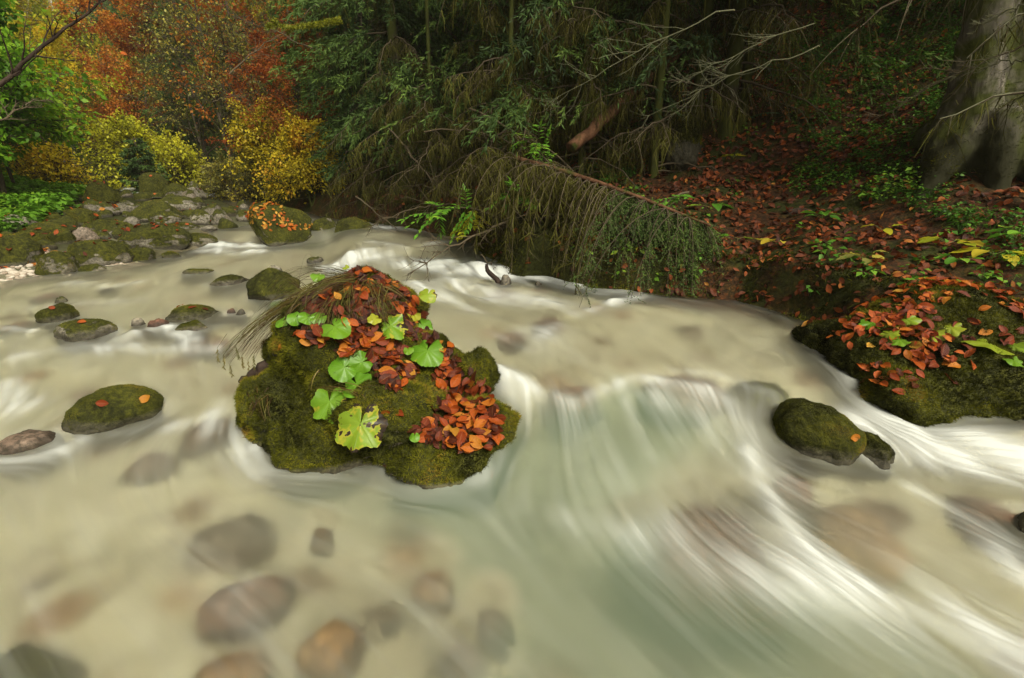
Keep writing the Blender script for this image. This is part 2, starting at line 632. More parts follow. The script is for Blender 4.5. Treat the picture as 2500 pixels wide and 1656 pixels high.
def rock(px0, px1, pyt, pyb, moss=.5, tone=.2, red=.0, label="", wet=True, sub=5, fuzz=0, fl=1.0, cuts=9, dep=.85, seed=None, name="stone", cat="stone", group=None, base=None, rot=None, bury=.25, lit=0.0, hmul=1.0, box=1.0):
    nrock[0] += 1
    seed = seed if seed is not None else 100 + nrock[0]
    r = np.random.default_rng(seed)
    cx = (px0 + px1) / 2
    B0 = base if base is not None else (on_water(cx, pyb) if wet else on_ground(cx, pyb))
    dirh = np.array([B0[0], B0[1], 0]) / math.hypot(B0[0], B0[1])
    w = (px1 - px0) / FPX * (B0[1] * math.cos(PITCH) + (CAM_H - B0[2]) * math.sin(PITCH))
    b = w * dep
    c = B0 + dirh * b * .42
    w *= c[1] / B0[1] * .98
    top = at_y(cx, pyt, c[1] + .12 * b)[2]
    h = max((top - B0[2]) * hmul, .035)
    V, F = rock_shape(seed, sub, cuts=cuts, fl=fl, box=box)
    a = r.uniform(-.5, .5) if rot is None else rot
    ca, sa = math.cos(a), math.sin(a)
    V = V @ np.array([[ca, sa, 0], [-sa, ca, 0], [0, 0, 1]])
    V = V / np.abs(V).max(0)
    hz = h * (1 - bury) if not wet else h * .5 + .10
    V = V * np.array([w / 2, b / 2, hz])
    V[:, 2] += h - hz
    phi = math.atan2(-dirh[0], dirh[1])
    cp, sp = math.cos(phi), math.sin(phi)
    V = V @ np.array([[cp, sp, 0], [-sp, cp, 0], [0, 0, 1]])
    o = link(name, mesh(name, V, F, M_rock), None, c)
    o.color = (moss, tone, red, 1)
    tag(o, label, cat, group)
    if wet:
        ROCKS.append((c[0], c[1], w * .48, b * .48, h))
    SURF.append((V + c, F, o))
    if fuzz:
        moss_fuzz(V, F, fuzz, .0055 * max(1, c[1] / 3.2), o, seed, thr=.35 - moss * .45, lit=lit)
    return o


# --- stones standing in the stream
R = rock
R(90, 188, 737, 787, .95, .2, label="small round mossy stone with a pale leaf on it, near the water's left edge", fuzz=9000)
R(133, 172, 723, 740, .6, .2, label="tiny dark stone just behind the round mossy stone at the left edge")
R(144, 282, 776, 830, .55, .3, label="low pale stone with a dark moss cap and water curling around it", fuzz=7000)
R(323, 356, 768, 796, .05, .5, .1, label="small grey white-capped stone beside a purple stone amid the rapids")
R(352, 416, 776, 800, .0, .1, .9, label="purplish wet stone between the grey stone and the leafy mossy stone")
R(411, 553, 741, 783, .8, .2, label="long mossy stone in the left stream topped with red leaves", fuzz=9000)
R(553, 578, 752, 768, .1, .1, .8, label="small reddish stone at the end of the long leafy stone")
R(574, 604, 751, 770, .0, .3, .0, label="small dark stone with a white shine right of the long leafy stone")
R(424, 515, 782, 813, .45, .75, .15, label="tan stone with a mossy right half in front of the long leafy stone", fuzz=4000)
R(446, 526, 653, 671, .7, .3, label="flat dark mossy stone barely rising from the middle of the left stream", fuzz=3000)
R(509, 616, 669, 697, .5, .6, .1, label="flat tan stone with one mossy end beside the tall mossy stone", fuzz=4000)
R(613, 735, 652, 732, .85, .2, label="tall pointed mossy stone standing in the water behind the leafy boulder", fuzz=12000, bury=.2)
R(645, 692, 646, 668, .3, .1, label="dark wet stone peeping out behind the tall pointed mossy stone")
R(193, 407, 936, 1047, .97, .2, label="rounded mossy stone with two brown leaves, alone in the left foreground", fuzz=26000, cuts=5)
R(-10, 137, 1054, 1106, .12, .45, .5, label="wet brown and ochre stone awash at the left edge of the picture")
R(1859, 2078, 972, 1108, 1.0, .2, label="thick round moss cushion stone in the rapids left of the leafy bank rock", fuzz=40000, cuts=2, lit=.10, seed=41)
R(2052, 2170, 1052, 1124, .95, .1, label="small mossy stone with a red leaf tucked against the moss cushion stone", fuzz=12000, cuts=5)
R(1215, 1250, 660, 697, .3, .05, label="dark wet stone with a broken stick lodged on it in the white water", hmul=.75)
R(1303, 1324, 682, 698, .0, .05, label="tiny black stone alone in the white water right of the lodged stick")
R(748, 792, 626, 643, .5, .2, label="small mossy stone awash at the head of the middle rapid")
R(2000 + 465, 2600, 1235, 1330, .8, .1, label="mossy stone cut off by the right edge below the white chute")
R(393, 440, 614, 631, .85, .2, label="little dark moss-covered stone standing off the rock bar", fuzz=2000)
# --- stones just under the water
SUNK = []


def sunk(px0, px1, pyt, pyb, moss, tone, red, label, depth=.03, hump=.0, rot=None, och=0.0, seed=None, dep=.8):
    nrock[0] += 1
    seed = seed or 300 + nrock[0]
    cx, cyp = (px0 + px1) / 2, (pyt + pyb) / 2
    P = on_water(cx, cyp)
    s = np.linalg.norm(P - CP) / FPX
    s = (P[1] * math.cos(PITCH) + (CAM_H - P[2]) * math.sin(PITCH)) / FPX
    w = (px1 - px0) * s
    el = math.asin((CAM_H - P[2]) / np.linalg.norm(P - CP))
    b = min((pyb - pyt) * s / max(math.sin(el), .25), w * 1.6)
    V, F = rock_shape(seed, 4, cuts=6, rough=.07)
    hz = min(w, b) * .42
    V = V * np.array([w / 2, b / 2, hz])
    a = rot if rot is not None else 0.
    V = V @ np.array([[math.cos(a), math.sin(a), 0], [-math.sin(a), math.cos(a), 0], [0, 0, 1]])
    depth = depth * .8 + .055
    c = np.array([P[0], P[1], P[2] - depth - hz])
    o = link("sunken_stone", mesh("sunken_stone", V, F, M_rock), None, c)
    o.color = (moss, tone, red, 1 - och)
    tag(o, label, "stone")
    if hump:
        HUMPS.append((P[0], P[1] + .0, w * .55, b * .6, hump))
    SUNK.append((c[0], c[1], c[2], w / 2, b / 2, hz, a))


for a in [(470, 700, 1350, 1460, 0, .1, .85, "large purplish brown stone lying under the clear foreground water", .012, .02, .55),
          (710, 900, 1440, 1560, 0, .75, .35, "ochre sunken stone right of the purplish one", .05, 0, .3, .9),
          (420, 640, 1530, 1665, 0, .55, .6, "orange-brown sunken stone at the bottom edge of the picture", .04, 0, .3, .75),
          (750, 815, 1240, 1315, 0, 1., .1, "small bright yellow sunken stone in front of the leafy boulder", .02, 0, .5, 1.),
          (430, 640, 1165, 1290, 0, .0, .2, "broad dark grey stone under the water left of the leafy boulder", .10, 0, .2),
          (990, 1110, 1320, 1410, 0, .4, .8, "reddish brown sunken stone in front of the boulder's right end", .07, 0, .2, .4),
          (925, 975, 1470, 1502, 0, .0, .0, "small dark slate pebble alone under the foreground water", .02, 0, 0),
          (-90, 165, 1480, 1700, .75, .1, .1, "mossy sunken stone in the bottom left corner", .04, .0, .9),
          (1570, 1950, 1140, 1390, 0, .15, .8, "big brown stone under the smooth chute of the rapid", .05, .03, -.6),
          (2000, 2240, 1180, 1310, .15, .75, .15, "yellowish stone under thin water below the moss cushion stone", .03, .03, -.2, .6),
          (1340, 1475, 890, 960, 0, .0, .9, "dark purple stone under the water at the lip of the rapid", .0, .02, 0),
          (1560, 1800, 870, 930, 0, .15, .65, "brown stone just under the calm pool at the lip of the rapid", .04, .0, 0),
          (1300, 1385, 735, 790, 0, .1, .8, "brown stone under the upper pool in the middle", .03, .02, 0),
          (1210, 1290, 775, 820, 0, .1, .7, "brown stone under the upper pool near the boulder's shoulder", .03, .02, 0),
          (1890, 2010, 1120, 1180, 0, .3, .8, "rusty stone under water at the foot of the moss cushion stone", .01, .01, 0),
          (1753, 1943, 900, 950, .95, .1, 0, "mossy slab awash above the moss cushion stone", -.02, .0, .1),
          (2320, 2560, 1150, 1260, 0, .3, .85, "reddish stone under thin water by the right edge", .03, .03, 0),
          (451, 506, 812, 840, 0, .3, .8, "reddish stone awash below the tan stone", .0, .01, 0),
          (506, 562, 810, 842, 0, .15, .9, "wine-red stone awash right of the reddish one", .0, .01, 0),
          (1440, 1560, 705, 735, 0, .1, .6, "dark brown stone awash beside the hanging spruce tip", .0, .02, 0),
          (780, 870, 627, 668, .3, .05, 0, "dark rounded stone with water pouring over it in the middle rapid", .01, .05, 0),
          (1110, 1215, 640, 675, .5, .05, 0, "mossy stone veiled by the middle rapid", .01, .04, 0),
          (85, 140, 700, 722, 0, .2, .9, "reddish stone under the water near the gravel spit", .01, .01, 0),
          (0, 60, 770, 790, 0, .2, .8, "reddish brown stone awash at the far left edge", .0, .01, 0),
          (240, 275, 690, 702, 0, .1, .3, "grey stone under the ripples below the gravel spit", .01, .01, 0),
          (290, 420, 1060, 1105, 0, .1, .5, "dark stone under the foam below the rounded mossy stone", .06, 0, .2),
          (430, 560, 975, 1040, 0, .1, .5, "dim brown stone under water between the rounded stone and the boulder", .05, .0, .2),
          (160, 290, 920, 945, 0, .1, .6, "brown stone under the riffle behind the rounded mossy stone", .03, .0, .2),
          (1060, 1180, 1480, 1570, 0, .2, .6, "blurred brown stone deep under the foreground water", .12, 0, .2),
          (1150, 1260, 1400, 1500, 0, .0, .3, "blurred dark stone deep where the chute meets the calm water", .12, 0, .4)]:
    sunk(*a)
# --- the rock bar on the far left and the stones upstream
BAR = dict(wet=False, dep=.62, hmul=1.22)
R(-25, 101, 585, 652, .72, .2, label="broad dark mossy rock at the left end of the rock bar", fuzz=5000, **BAR)
R(106, 201, 623, 680, .6, .25, label="egg-shaped mossy rock standing on the gravel spit", fuzz=6000, **BAR)
R(165, 318, 596, 655, .66, .3, label="big sloping mossy rock behind the egg-shaped rock", fuzz=8000, **BAR)
R(203, 260, 650, 682, .6, .5, label="small half-mossy rock at the tip of the gravel spit", fuzz=2500, **BAR)
R(296, 460, 556, 610, .7, .2, label="long dark mossy rock forming the bar's water edge", fuzz=7000, **BAR)
R(452, 532, 573, 606, .62, .3, label="sloping rock at the bar's tip beside the little waterfall", fuzz=3000, **BAR)
R(318, 384, 610, 645, .7, .4, label="mossy rock with red leaves standing just off the bar", fuzz=3000, **BAR)
R(226, 327, 537, 578, .62, .3, label="blocky mossy rock in the middle of the rock bar", fuzz=3500, **BAR)
R(171, 238, 513, 551, .85, .2, label="round dark rock with a bright moss crown near the herbs", fuzz=3000, lit=.15, **BAR)
R(67, 118, 576, 606, 1., .2, label="cushion of vivid green moss over a rock at the bar's left", fuzz=3000, lit=.25, **BAR)
R(34, 124, 562, 592, .9, .3, label="flat rock with yellow-green moss above the vivid moss cushion", fuzz=3000, lit=.2, **BAR)
R(131, 186, 563, 598, .9, .2, label="upright green-capped rock right of the vivid moss cushion", fuzz=2500, lit=.12, **BAR)
R(181, 240, 560, 596, .15, .3, .3, label="bare pinkish grey rock among the mossy ones", **BAR)
R(10, 103, 530, 566, .35, .25, label="grey bare-faced rock under the green herbs", fuzz=1200, **BAR)
R(116, 162, 528, 554, 1., .2, label="small bright moss hummock beside the grey bare-faced rock", fuzz=2500, lit=.25, **BAR)
R(68, 184, 546, 574, .8, .3, label="long low moss-backed rock beneath the bright hummock", fuzz=2500, lit=.1, **BAR)
R(367, 442, 521, 555, .6, .3, label="leaning rock with a green left face high on the bar", fuzz=1500, **BAR)
R(418, 486, 543, 568, .6, .3, label="flat mossy rock above the bar's tip", fuzz=1500, **BAR)
R(328, 458, 498, 543, .6, .35, label="wide leaf-strewn rock crowning the bar", fuzz=2500, **BAR)
R(471, 519, 517, 551, .55, .25, label="dark rock with a leafy top above the little waterfall, left of a twin", **BAR)
R(517, 568, 516, 549, .5, .25, label="dark rock above the little waterfall, right of its leafy twin", **BAR)
R(205, 260, 490, 522, .62, .1, label="grey rock behind the round bright-crowned rock", **BAR)
R(245, 293, 498, 526, .6, .15, label="small grey rock right of the grey rock behind the crowned one", **BAR)
R(289, 336, 494, 522, .5, .2, label="pale grey rock behind the leaf-strewn crowning rock", **BAR)
R(213, 293, 452, 500, .9, .2, label="large moss dome upstream left of the upper falls", fuzz=2500, lit=.1, **BAR)
R(344, 412, 432, 482, .85, .15, label="moss-topped rock with a brown log side between the two upper falls", fuzz=1500, lit=.1, **BAR)
R(403, 467, 454, 488, .7, .3, label="grey rock with yellow moss beside the small dark spruce", fuzz=1200, lit=.1, **BAR)
R(452, 504, 450, 488, .45, .2, label="dark grey rock on the left of the right upper fall", **BAR)
R(395, 492, 484, 519, .55, .3, label="leaf-covered rock below the two upper falls", **BAR)
R(488, 530, 553, 567, .4, .4, label="small leafy stone at the lip of the little waterfall", **BAR)
R(560, 622, 450, 474, .5, .35, label="flat mossy rock right of the right upper fall", **BAR)
R(617, 764, 484, 599, .72, .35, label="large block of rock with yellow-green moss and orange leaves right of the little waterfall", fuzz=16000, sub=6, cuts=6, lit=.12, seed=160, bury=.05, box=.55, rot=.35, name="boulder", cat="boulder")
R(758, 838, 541, 590, .6, .25, label="leaf-dusted mossy rock right of the large yellow-mossed block", fuzz=2500, lit=.08, **BAR)
R(803, 927, 540, 594, .7, .25, label="broad sloping mossy rock under the bare branches", fuzz=3000, lit=.08, **BAR)
R(710, 762, 581, 613, .6, .3, label="small mossy rock in front of the large block", fuzz=1500, **BAR)
R(676, 729, 582, 609, .05, .6, .25, label="bare pinkish stone at the foot of the large block", **BAR)
R(716, 826, 593, 628, .65, .35, label="low flat rock with a mossy front in front of the large block", fuzz=3000, **BAR)
# filler stones of the bar, each its own thing
rowname = ["front row", "second row", "third row", "fourth row", "fifth row", "back row"]
ordn = ["first", "second", "third", "fourth", "fifth", "sixth", "seventh", "eighth", "ninth", "tenth", "eleventh", "twelfth"]
for row, (pyb, n, xa, xb, sz) in enumerate([(616, 8, 10, 330, 28), (590, 11, 5, 500, 32), (560, 12, 5, 580, 32), (534, 12, 120, 620, 30), (508, 12, 170, 620, 26), (490, 10, 180, 560, 26)]):
    for k in range(n):
        px = xa + (xb - xa) * (k + U(.2, .8)) / n
        w = sz * U(.7, 1.6)
        y = pyb + U(-8, 8)
        if px > 490 and y < 505:
            continue
        rock(px - w / 2, px + w / 2, y - w * U(.4, .65), y, U(.45, .95), U(.0, .3), max(0, U(-.5, .3)), sub=3, label="small filler rock of the rock bar, %s from the left in its %s" % (ordn[k], rowname[row]), group="small rocks of the rock bar", **BAR)
for k, (a, b, c_, d) in enumerate([(20, 80, 455, 480), (300, 345, 440, 462), (120, 180, 470, 492), (600, 640, 440, 462), (640, 700, 452, 478), (480, 530, 425, 446), (560, 600, 430, 448)]):
    rock(a, b, c_, d, U(.5, .9), .3, 0, sub=3, label="distant mossy rock on the upstream bank, %s from the left" % ordn[[0, 2, 1, 5, 6, 3, 4][k]], group="distant mossy rocks upstream", **BAR)
# ------------------------------------------------------------------ the leafy boulder and the bank rocks (needed before the water)
def blob_union(lobes, vox, name, disp=.03, smooth=4, seed=1, sub=4):
    Vs, Fs, n = [], [], 0
    for k, (c, r, rot) in enumerate(lobes):
        V, F = ICO[sub]
        V = V * (1 + .10 * fbm(V * 1.6 + k * 7.1 + seed, 3, seed + k))[:, None]
        V = V * np.array(r)
        a = rot
        V = V @ np.array([[math.cos(a), math.sin(a), 0], [-math.sin(a), math.cos(a), 0], [0, 0, 1]]) + np.array(c)
        Vs.append(V)
        Fs.append(F + n)
        n += len(V)
    me = mesh("tmp", np.concatenate(Vs), np.concatenate(Fs))
    o = link("tmp", me)
    md = o.modifiers.new("r", "REMESH")
    md.mode = "VOXEL"
    md.voxel_size = vox
    md.use_smooth_shade = True
    dg = bpy.context.evaluated_depsgraph_get()
    ev = o.evaluated_get(dg)
    m2 = bpy.data.meshes.new_from_object(ev)
    m2.calc_loop_triangles()
    V = np.zeros(len(m2.vertices) * 3, np.float32)
    m2.vertices.foreach_get("co", V)
    V = V.reshape(-1, 3).astype(float)
    T = np.zeros(len(m2.loop_triangles) * 3, np.int32)
    m2.loop_triangles.foreach_get("vertices", T)
    T = T.reshape(-1, 3)
    bpy.data.objects.remove(o)
    bpy.data.meshes.remove(me)
    bpy.data.meshes.remove(m2)
    E = np.concatenate([T[:, [0, 1]], T[:, [1, 2]], T[:, [2, 0]]])
    for it in range(smooth):
        S = np.zeros_like(V)
        cnt = np.zeros(len(V))
        np.add.at(S, E[:, 0], V[E[:, 1]])
        np.add.at(cnt, E[:, 0], 1)
        V = V * .4 + .6 * S / np.maximum(cnt, 1)[:, None]
    A = np.cross(V[T[:, 1]] - V[T[:, 0]], V[T[:, 2]] - V[T[:, 0]])
    N = np.zeros_like(V)
    for k in range(3):
        np.add.at(N, T[:, k], A)
    N = norm(N)
    V = V + N * (disp * 1.6 * fbm(V * 3.2 + seed, 4, seed) + disp * .7 * fbm(V * 11 + seed, 3, seed + 3) + disp * .25 * fbm(V * 34, 2, seed + 4))[:, None]
    return V, T


# lobes in world metres: (centre, radii, turn)
V, T = blob_union([((-.92, 2.72, .22), (.50, .42, .62), .0),      # main dome
                   ((-.86, 2.86, .50), (.34, .30, .40), .0),      # crest
                   ((-1.28, 2.62, .06), (.30, .34, .34), .2),     # left flank
                   ((-1.33, 2.78, .38), (.16, .18, .20), .0),     # left overhang
                   ((-1.00, 2.30, .00), (.34, .26, .25), .1),     # front left lobe
                   ((-.66, 2.40, .16), (.34, .34, .30), .0),      # front slope
                   ((-.34, 2.24, -.02), (.36, .30, .27), -.2),    # right front shelf
                   ((-.16, 2.36, .04), (.23, .28, .27), .0),      # right end
                   ((-.20, 2.56, .20), (.15, .16, .27), .0),      # upright block on the right
                   ((-.50, 2.68, .26), (.26, .24, .30), .0)], .014, "boulder", disp=.055, seed=21, smooth=5)
bo = link("boulder", mesh("boulder", V, T, M_rock))
bo.color = (.79, .2, .1, 1)
tag(bo, "large mossy boulder in midstream heaped with orange leaves and green butterbur", "boulder")
SURF.append((V, T, bo))
BV, BT = V, T
moss_fuzz(V, T, 170000, .016, bo, 3, thr=-.10, zcut=.055)
for e in [(-.92, 2.72, .52, .44), (-1.28, 2.62, .30, .34), (-1.0, 2.3, .33, .25), (-.66, 2.4, .34, .34), (-.34, 2.24, .36, .30), (-.16, 2.36, .22, .28), (-.22, 2.6, .18, .2)]:
    ROCKS.append((*e, .5))
# the rock at the foot of the right bank
V, T = blob_union([((2.30, 2.85, .28), (.40, .46, .30), .3),
                   ((2.12, 3.12, .28), (.24, .34, .20), .2),
                   ((2.26, 2.56, .20), (.38, .28, .24), .1),
                   ((2.62, 2.62, .22), (.40, .34, .28), .1),
                   ((2.75, 3.05, .36), (.60, .44, .36), .1),
                   ((2.08, 2.80, .22), (.20, .28, .20), .3)], .016, "bank_rock", disp=.042, seed=33)
V[:, 0] += .12
pr = link("bank_rock", mesh("bank_rock", V, T, M_rock))
pr.color = (1., .2, .1, 1)
tag(pr, "big moss-covered rock at the foot of the right bank strewn with beech leaves", "rock")
SURF.append((V, T, pr))
moss_fuzz(V, T, 120000, .017, pr, 5, thr=-.25)
PV, PT = V, T
for e in [(2.42, 2.85, .40, .46), (2.24, 3.1, .24, .34), (2.38, 2.56, .38, .28), (2.74, 2.62, .40, .34), (2.75, 3.05, .6, .44)]:
    ROCKS.append((*e, .5))


def bvh(V, F):
    return BVHTree.FromPolygons([Vector(v) for v in V], F.tolist())


ALLV = np.concatenate([s[0] for s in SURF])
off = np.cumsum([0] + [len(s[0]) for s in SURF])
ALLF = np.concatenate([s[1] + o_ for s, o_ in zip(SURF, off)])
BVH = bvh(ALLV, ALLF)


def hit(px, py):                      # first stone a sight line meets
    d = norm(ray(px, py))
    loc, nrm, i, dist = BVH.ray_cast(Vector(CP), Vector(d))
    return (None, None) if loc is None else (np.array(loc), np.array(nrm))


def down(x, y, z=3.0):
    loc, nrm, i, dist = BVH.ray_cast(Vector((x, y, z)), Vector((0, 0, -1)))
    return (None, None) if loc is None else (np.array(loc), np.array(nrm))


# ------------------------------------------------------------------ the water
hx, hy = .07, .07
rx = np.arange(-11, 5.01, hx)
ry = np.arange(-1.5, 20, hy)
RX, RY = np.meshgrid(rx, ry)
dR = -sdist(RX, RY, RBANK)
dL = sdist(RX, RY, LBANK)
K = np.ones(RX.shape)
for (x, y, a, b, h) in ROCKS:
    q = ((RX - x) / (a + .02)) ** 2 + ((RY - y) / (b + .02)) ** 2
    K = np.maximum(K, 120 * sstep(1.25, .85, q))
psi = np.clip(.5 + .5 * (dL - dR) / np.maximum(np.abs(dL + dR), .3) * -1, 0, 1)
psi = np.clip(-dL / np.maximum(-dL - dR, .05), 0, 1)
fix = (dR > 0) | (dL > 0)
psi[dR > 0] = 1
psi[dL > 0] = 0
kx = 2 * K[:, 1:] * K[:, :-1] / (K[:, 1:] + K[:, :-1])
ky = 2 * K[1:] * K[:-1] / (K[1:] + K[:-1])
par = (np.add.outer(np.arange(RX.shape[0]), np.arange(RX.shape[1])) % 2).astype(bool)
den = np.zeros_like(K)
den[:, :-1] += kx
den[:, 1:] += kx
den[:-1] += ky
den[1:] += ky
for it in range(700):
    for q in (par, ~par):
        num = np.zeros_like(K)
        num[:, :-1] += kx * psi[:, 1:]
        num[:, 1:] += kx * psi[:, :-1]
        num[:-1] += ky * psi[1:]
        num[1:] += ky * psi[:-1]
        up = psi + 1.75 * (num / den - psi)
        m = q & ~fix
        psi[m] = up[m]
gy_, gx_ = np.gradient(psi, hy, hx)
UX, UY = gy_, -gx_                     # along constant psi
UX, UY = -UX, -UY
if np.mean(UY[~fix]) > 0:              # the stream runs toward the camera
    UX, UY = -UX, -UY
sp = np.hypot(UX, UY) + 1e-4
UX, UY = UX + .04 * np.median(sp[~fix]), UY - .07 * np.median(sp[~fix])


def samp(A, x, y):
    fx = np.clip((x - rx[0]) / hx, 0, len(rx) - 1.001)
    fy = np.clip((y - ry[0]) / hy, 0, len(ry) - 1.001)
    i, j = fx.astype(int), fy.astype(int)
    fx, fy = fx - i, fy - j
    return (A[j, i] * (1 - fx) + A[j, i + 1] * fx) * (1 - fy) + (A[j + 1, i] * (1 - fx) + A[j + 1, i + 1] * fx) * fy


nu, nv_ = 860, 620
sv = np.linspace(0, 1, nv_)
wy = -1.2 + 1.9 * (np.exp(sv * math.log(27 / 1.9 + 1)) - 1)
su = np.linspace(-1, 1, nu)
WX = -.4 + su[None] * (3.2 + .93 * np.maximum(wy[:, None] + .6, .3)) - .18 * np.maximum(wy[:, None] - 5, 0)
WY = np.repeat(wy[:, None], nu, 1)
x0, y0 = WX.ravel(), WY.ravel()
dR = -sdist(x0, y0, RBANK)
dL = sdist(x0, y0, LBANK)
keep = (dR < .45) & (dL < .45)
# white water: where air is beaten in, measured along the photographed rapids (polyline, radius m, strength)
FO = []


def foam(pts, r, s):
    W = [on_water(*p) for p in pts]
    FO.append((np.array([w[:2] for w in W]), r, s))


foam([(1225, 900), (1300, 950), (1400, 985), (1480, 950), (1545, 920), (1620, 935), (1720, 950)], .045, .8)
foam([(1225, 905), (1280, 960)], .08, .6)
foam([(1560, 960), (1700, 1010), (1760, 1070)], .07, .35)
foam([(1700, 950), (1790, 990), (1830, 1080), (1850, 1150)], .05, .5)
foam([(1820, 1110), (1850, 1180), (1900, 1260), (1980, 1350), (2080, 1420)], .045, 1.0)
foam([(1600, 1310), (1700, 1360), (1850, 1400), (2000, 1430), (2250, 1490), (2500, 1570), (2650, 1630)], .10, .85)
foam([(1900, 1330), (2100, 1420), (2400, 1540)], .13, .6)
foam([(2150, 1500), (2400, 1610), (2560, 1700)], .13, .5)
foam([(2090, 1035), (2200, 1050), (2340, 1085), (2500, 1130), (2650, 1170)], .11, 1.15)
foam([(2120, 1085), (2300, 1130), (2480, 1170)], .07, .8)
foam([(2230, 1190), (2330, 1240), (2430, 1320), (2500, 1420)], .05, .7)
foam([(2440, 1360), (2500, 1400), (2600, 1440)], .07, 1.0)
foam([(1240, 1140), (1290, 1180), (1270, 1240)], .04, .45)
foam([(1330, 1250), (1480, 1290), (1600, 1320)], .06, .35)
foam([(1400, 1010), (1500, 1180), (1620, 1310)], .10, .10)
foam([(1530, 990), (1570, 1060), (1600, 1120)], .035, .3)
foam([(1020, 645), (1120, 655), (1250, 670), (1380, 680), (1480, 700)], .26, 1.1)
foam([(1090, 690), (1200, 720), (1330, 740)], .20, .85)
foam([(1000, 690), (1060, 720), (1150, 760)], .10, .4)
foam([(1290, 850), (1330, 810), (1400, 770), (1500, 740), (1560, 725)], .07, .55)
foam([(1140, 800), (1230, 820), (1300, 800)], .07, .35)
foam([(1200, 600), (1230, 640)], .10, .9)
foam([(1340, 610), (1370, 650)], .10, .8)
foam([(900, 590), (1000, 605), (1080, 590)], .12, .3)
foam([(840, 640), (930, 625), (1010, 640)], .2, .8)
foam([(770, 650), (860, 660)], .08, .5)
foam([(505, 598), (560, 600), (620, 602)], .16, 1.5)
foam([(520, 612), (580, 620), (640, 615)], .2, .5)
foam([(300, 830), (360, 805), (430, 800), (470, 830)], .08, .9)
foam([(230, 850), (330, 850), (420, 850), (520, 850)], .10, .75)
foam([(60, 870), (150, 850), (250, 850)], .10, .7)
foam([(0, 940), (60, 990)], .10, .95)
foam([(0, 1130), (60, 1120), (150, 1105)], .08, .6)
foam([(200, 1075), (260, 1060)], .05, .5)
foam([(440, 1040), (520, 1010), (560, 1080), (640, 1150)], .07, .7)
foam([(540, 980), (590, 1040), (620, 1090)], .05, .45)
foam([(590, 1430), (680, 1370), (740, 1330)], .04, .14)
foam([(560, 1000), (500, 1060)], .05, .3)
foam([(100, 750), (200, 740), (330, 735)], .12, .15)
foam([(20, 800), (80, 810)], .05, .5)
foam([(180, 690), (260, 700), (330, 690)], .1, .35)
foam([(1640, 905), (1740, 915), (1840, 950), (1900, 965)], .04, .35)
foam([(500, 465), (530, 475), (560, 482)], .3, 2.0)
foam([(320, 465), (350, 475)], .25, 1.6)
foam([(850, 545), (950, 555), (1060, 560)], .25, .5)
FR = np.zeros(RX.shape)


def seg_d(X, Y, P):
    best = np.full(X.shape, 1e9)
    for (ax, ay), (bx, by) in zip(P[:-1], P[1:]):
        dx, dy = bx - ax, by - ay
        t_ = np.clip(((X - ax) * dx + (Y - ay) * dy) / (dx * dx + dy * dy + 1e-9), 0, 1)
        best = np.minimum(best, (X - ax - t_ * dx) ** 2 + (Y - ay - t_ * dy) ** 2)
    return best


x, y = x0[keep].copy(), y0[keep].copy()
fmod = .72 + .75 * fbm(np.c_[x, y] * 3.2, 3, 202)
base_foam = np.zeros(len(x))
for P, r, s in FO:
    bx0, by0 = P.min(0) - 3.2 * r
    bx1, by1 = P.max(0) + 3.2 * r
    m = (x > bx0) & (x < bx1) & (y > by0) & (y < by1)
    base_foam[m] += s * np.exp(-seg_d(x[m], y[m], P) / (r * r))
m = (RX < 1e9)
for P, r, s in FO:
    FR += s * np.exp(-seg_d(RX, RY, P) / (max(r, .07) ** 2))
# long exposure: average along the streamlines, as the drifting bubbles draw them
acc = [np.zeros(len(x)) for _ in range(4)]
wsum = 0
NS = 24
scale = np.clip(.55 + .10 * y, .6, 2.5)
for sgn in (1, -1):
    px_, py_ = x.copy(), y.copy()
    for k in range(NS):
        ux, uy, sv_ = samp(UX, px_, py_), samp(UY, px_, py_), 0
        l = np.hypot(ux, uy) + 1e-6
        st = .017 * scale
        if k or sgn > 0:
            w_ = math.exp(-(k / NS * 1.7) ** 2)
            Pn = np.c_[px_, py_]
            acc[0] += w_ * vn(Pn * 24 / scale[:, None], 1)
            acc[1] += w_ * vn(Pn * 11 / scale[:, None], 2)
            acc[2] += w_ * vn(Pn * 4.5, 3)
            if sgn < 0:
                acc[3] += w_ * samp(FR, px_, py_)
            wsum += w_
        px_ += sgn * ux / l * st
        py_ += sgn * uy / l * st
for k in range(3):
    acc[k] = acc[k] / max(acc[k].std(), 1e-6)
adv = acc[3] / (wsum * .5)
base_foam *= np.clip(fmod, .25, 1.4) * (1 + 1.1 * sstep(3.6, 4.6, y))
fo = .60 * np.minimum(base_foam, 1.6) + .17 * np.minimum(adv, 1.5)
fine, mid, big = acc[0], acc[1], acc[2]
rap = .25 + .75 * sstep(.05, .5, fo + .25 * sstep(.2, 1.2, samp(sp, x, y) / np.median(sp[~fix])))
white = fo * (1 + .13 * fine + .24 * mid + .16 * big) + (.020 * fine + .030 * mid + .035 * big) * rap + .02
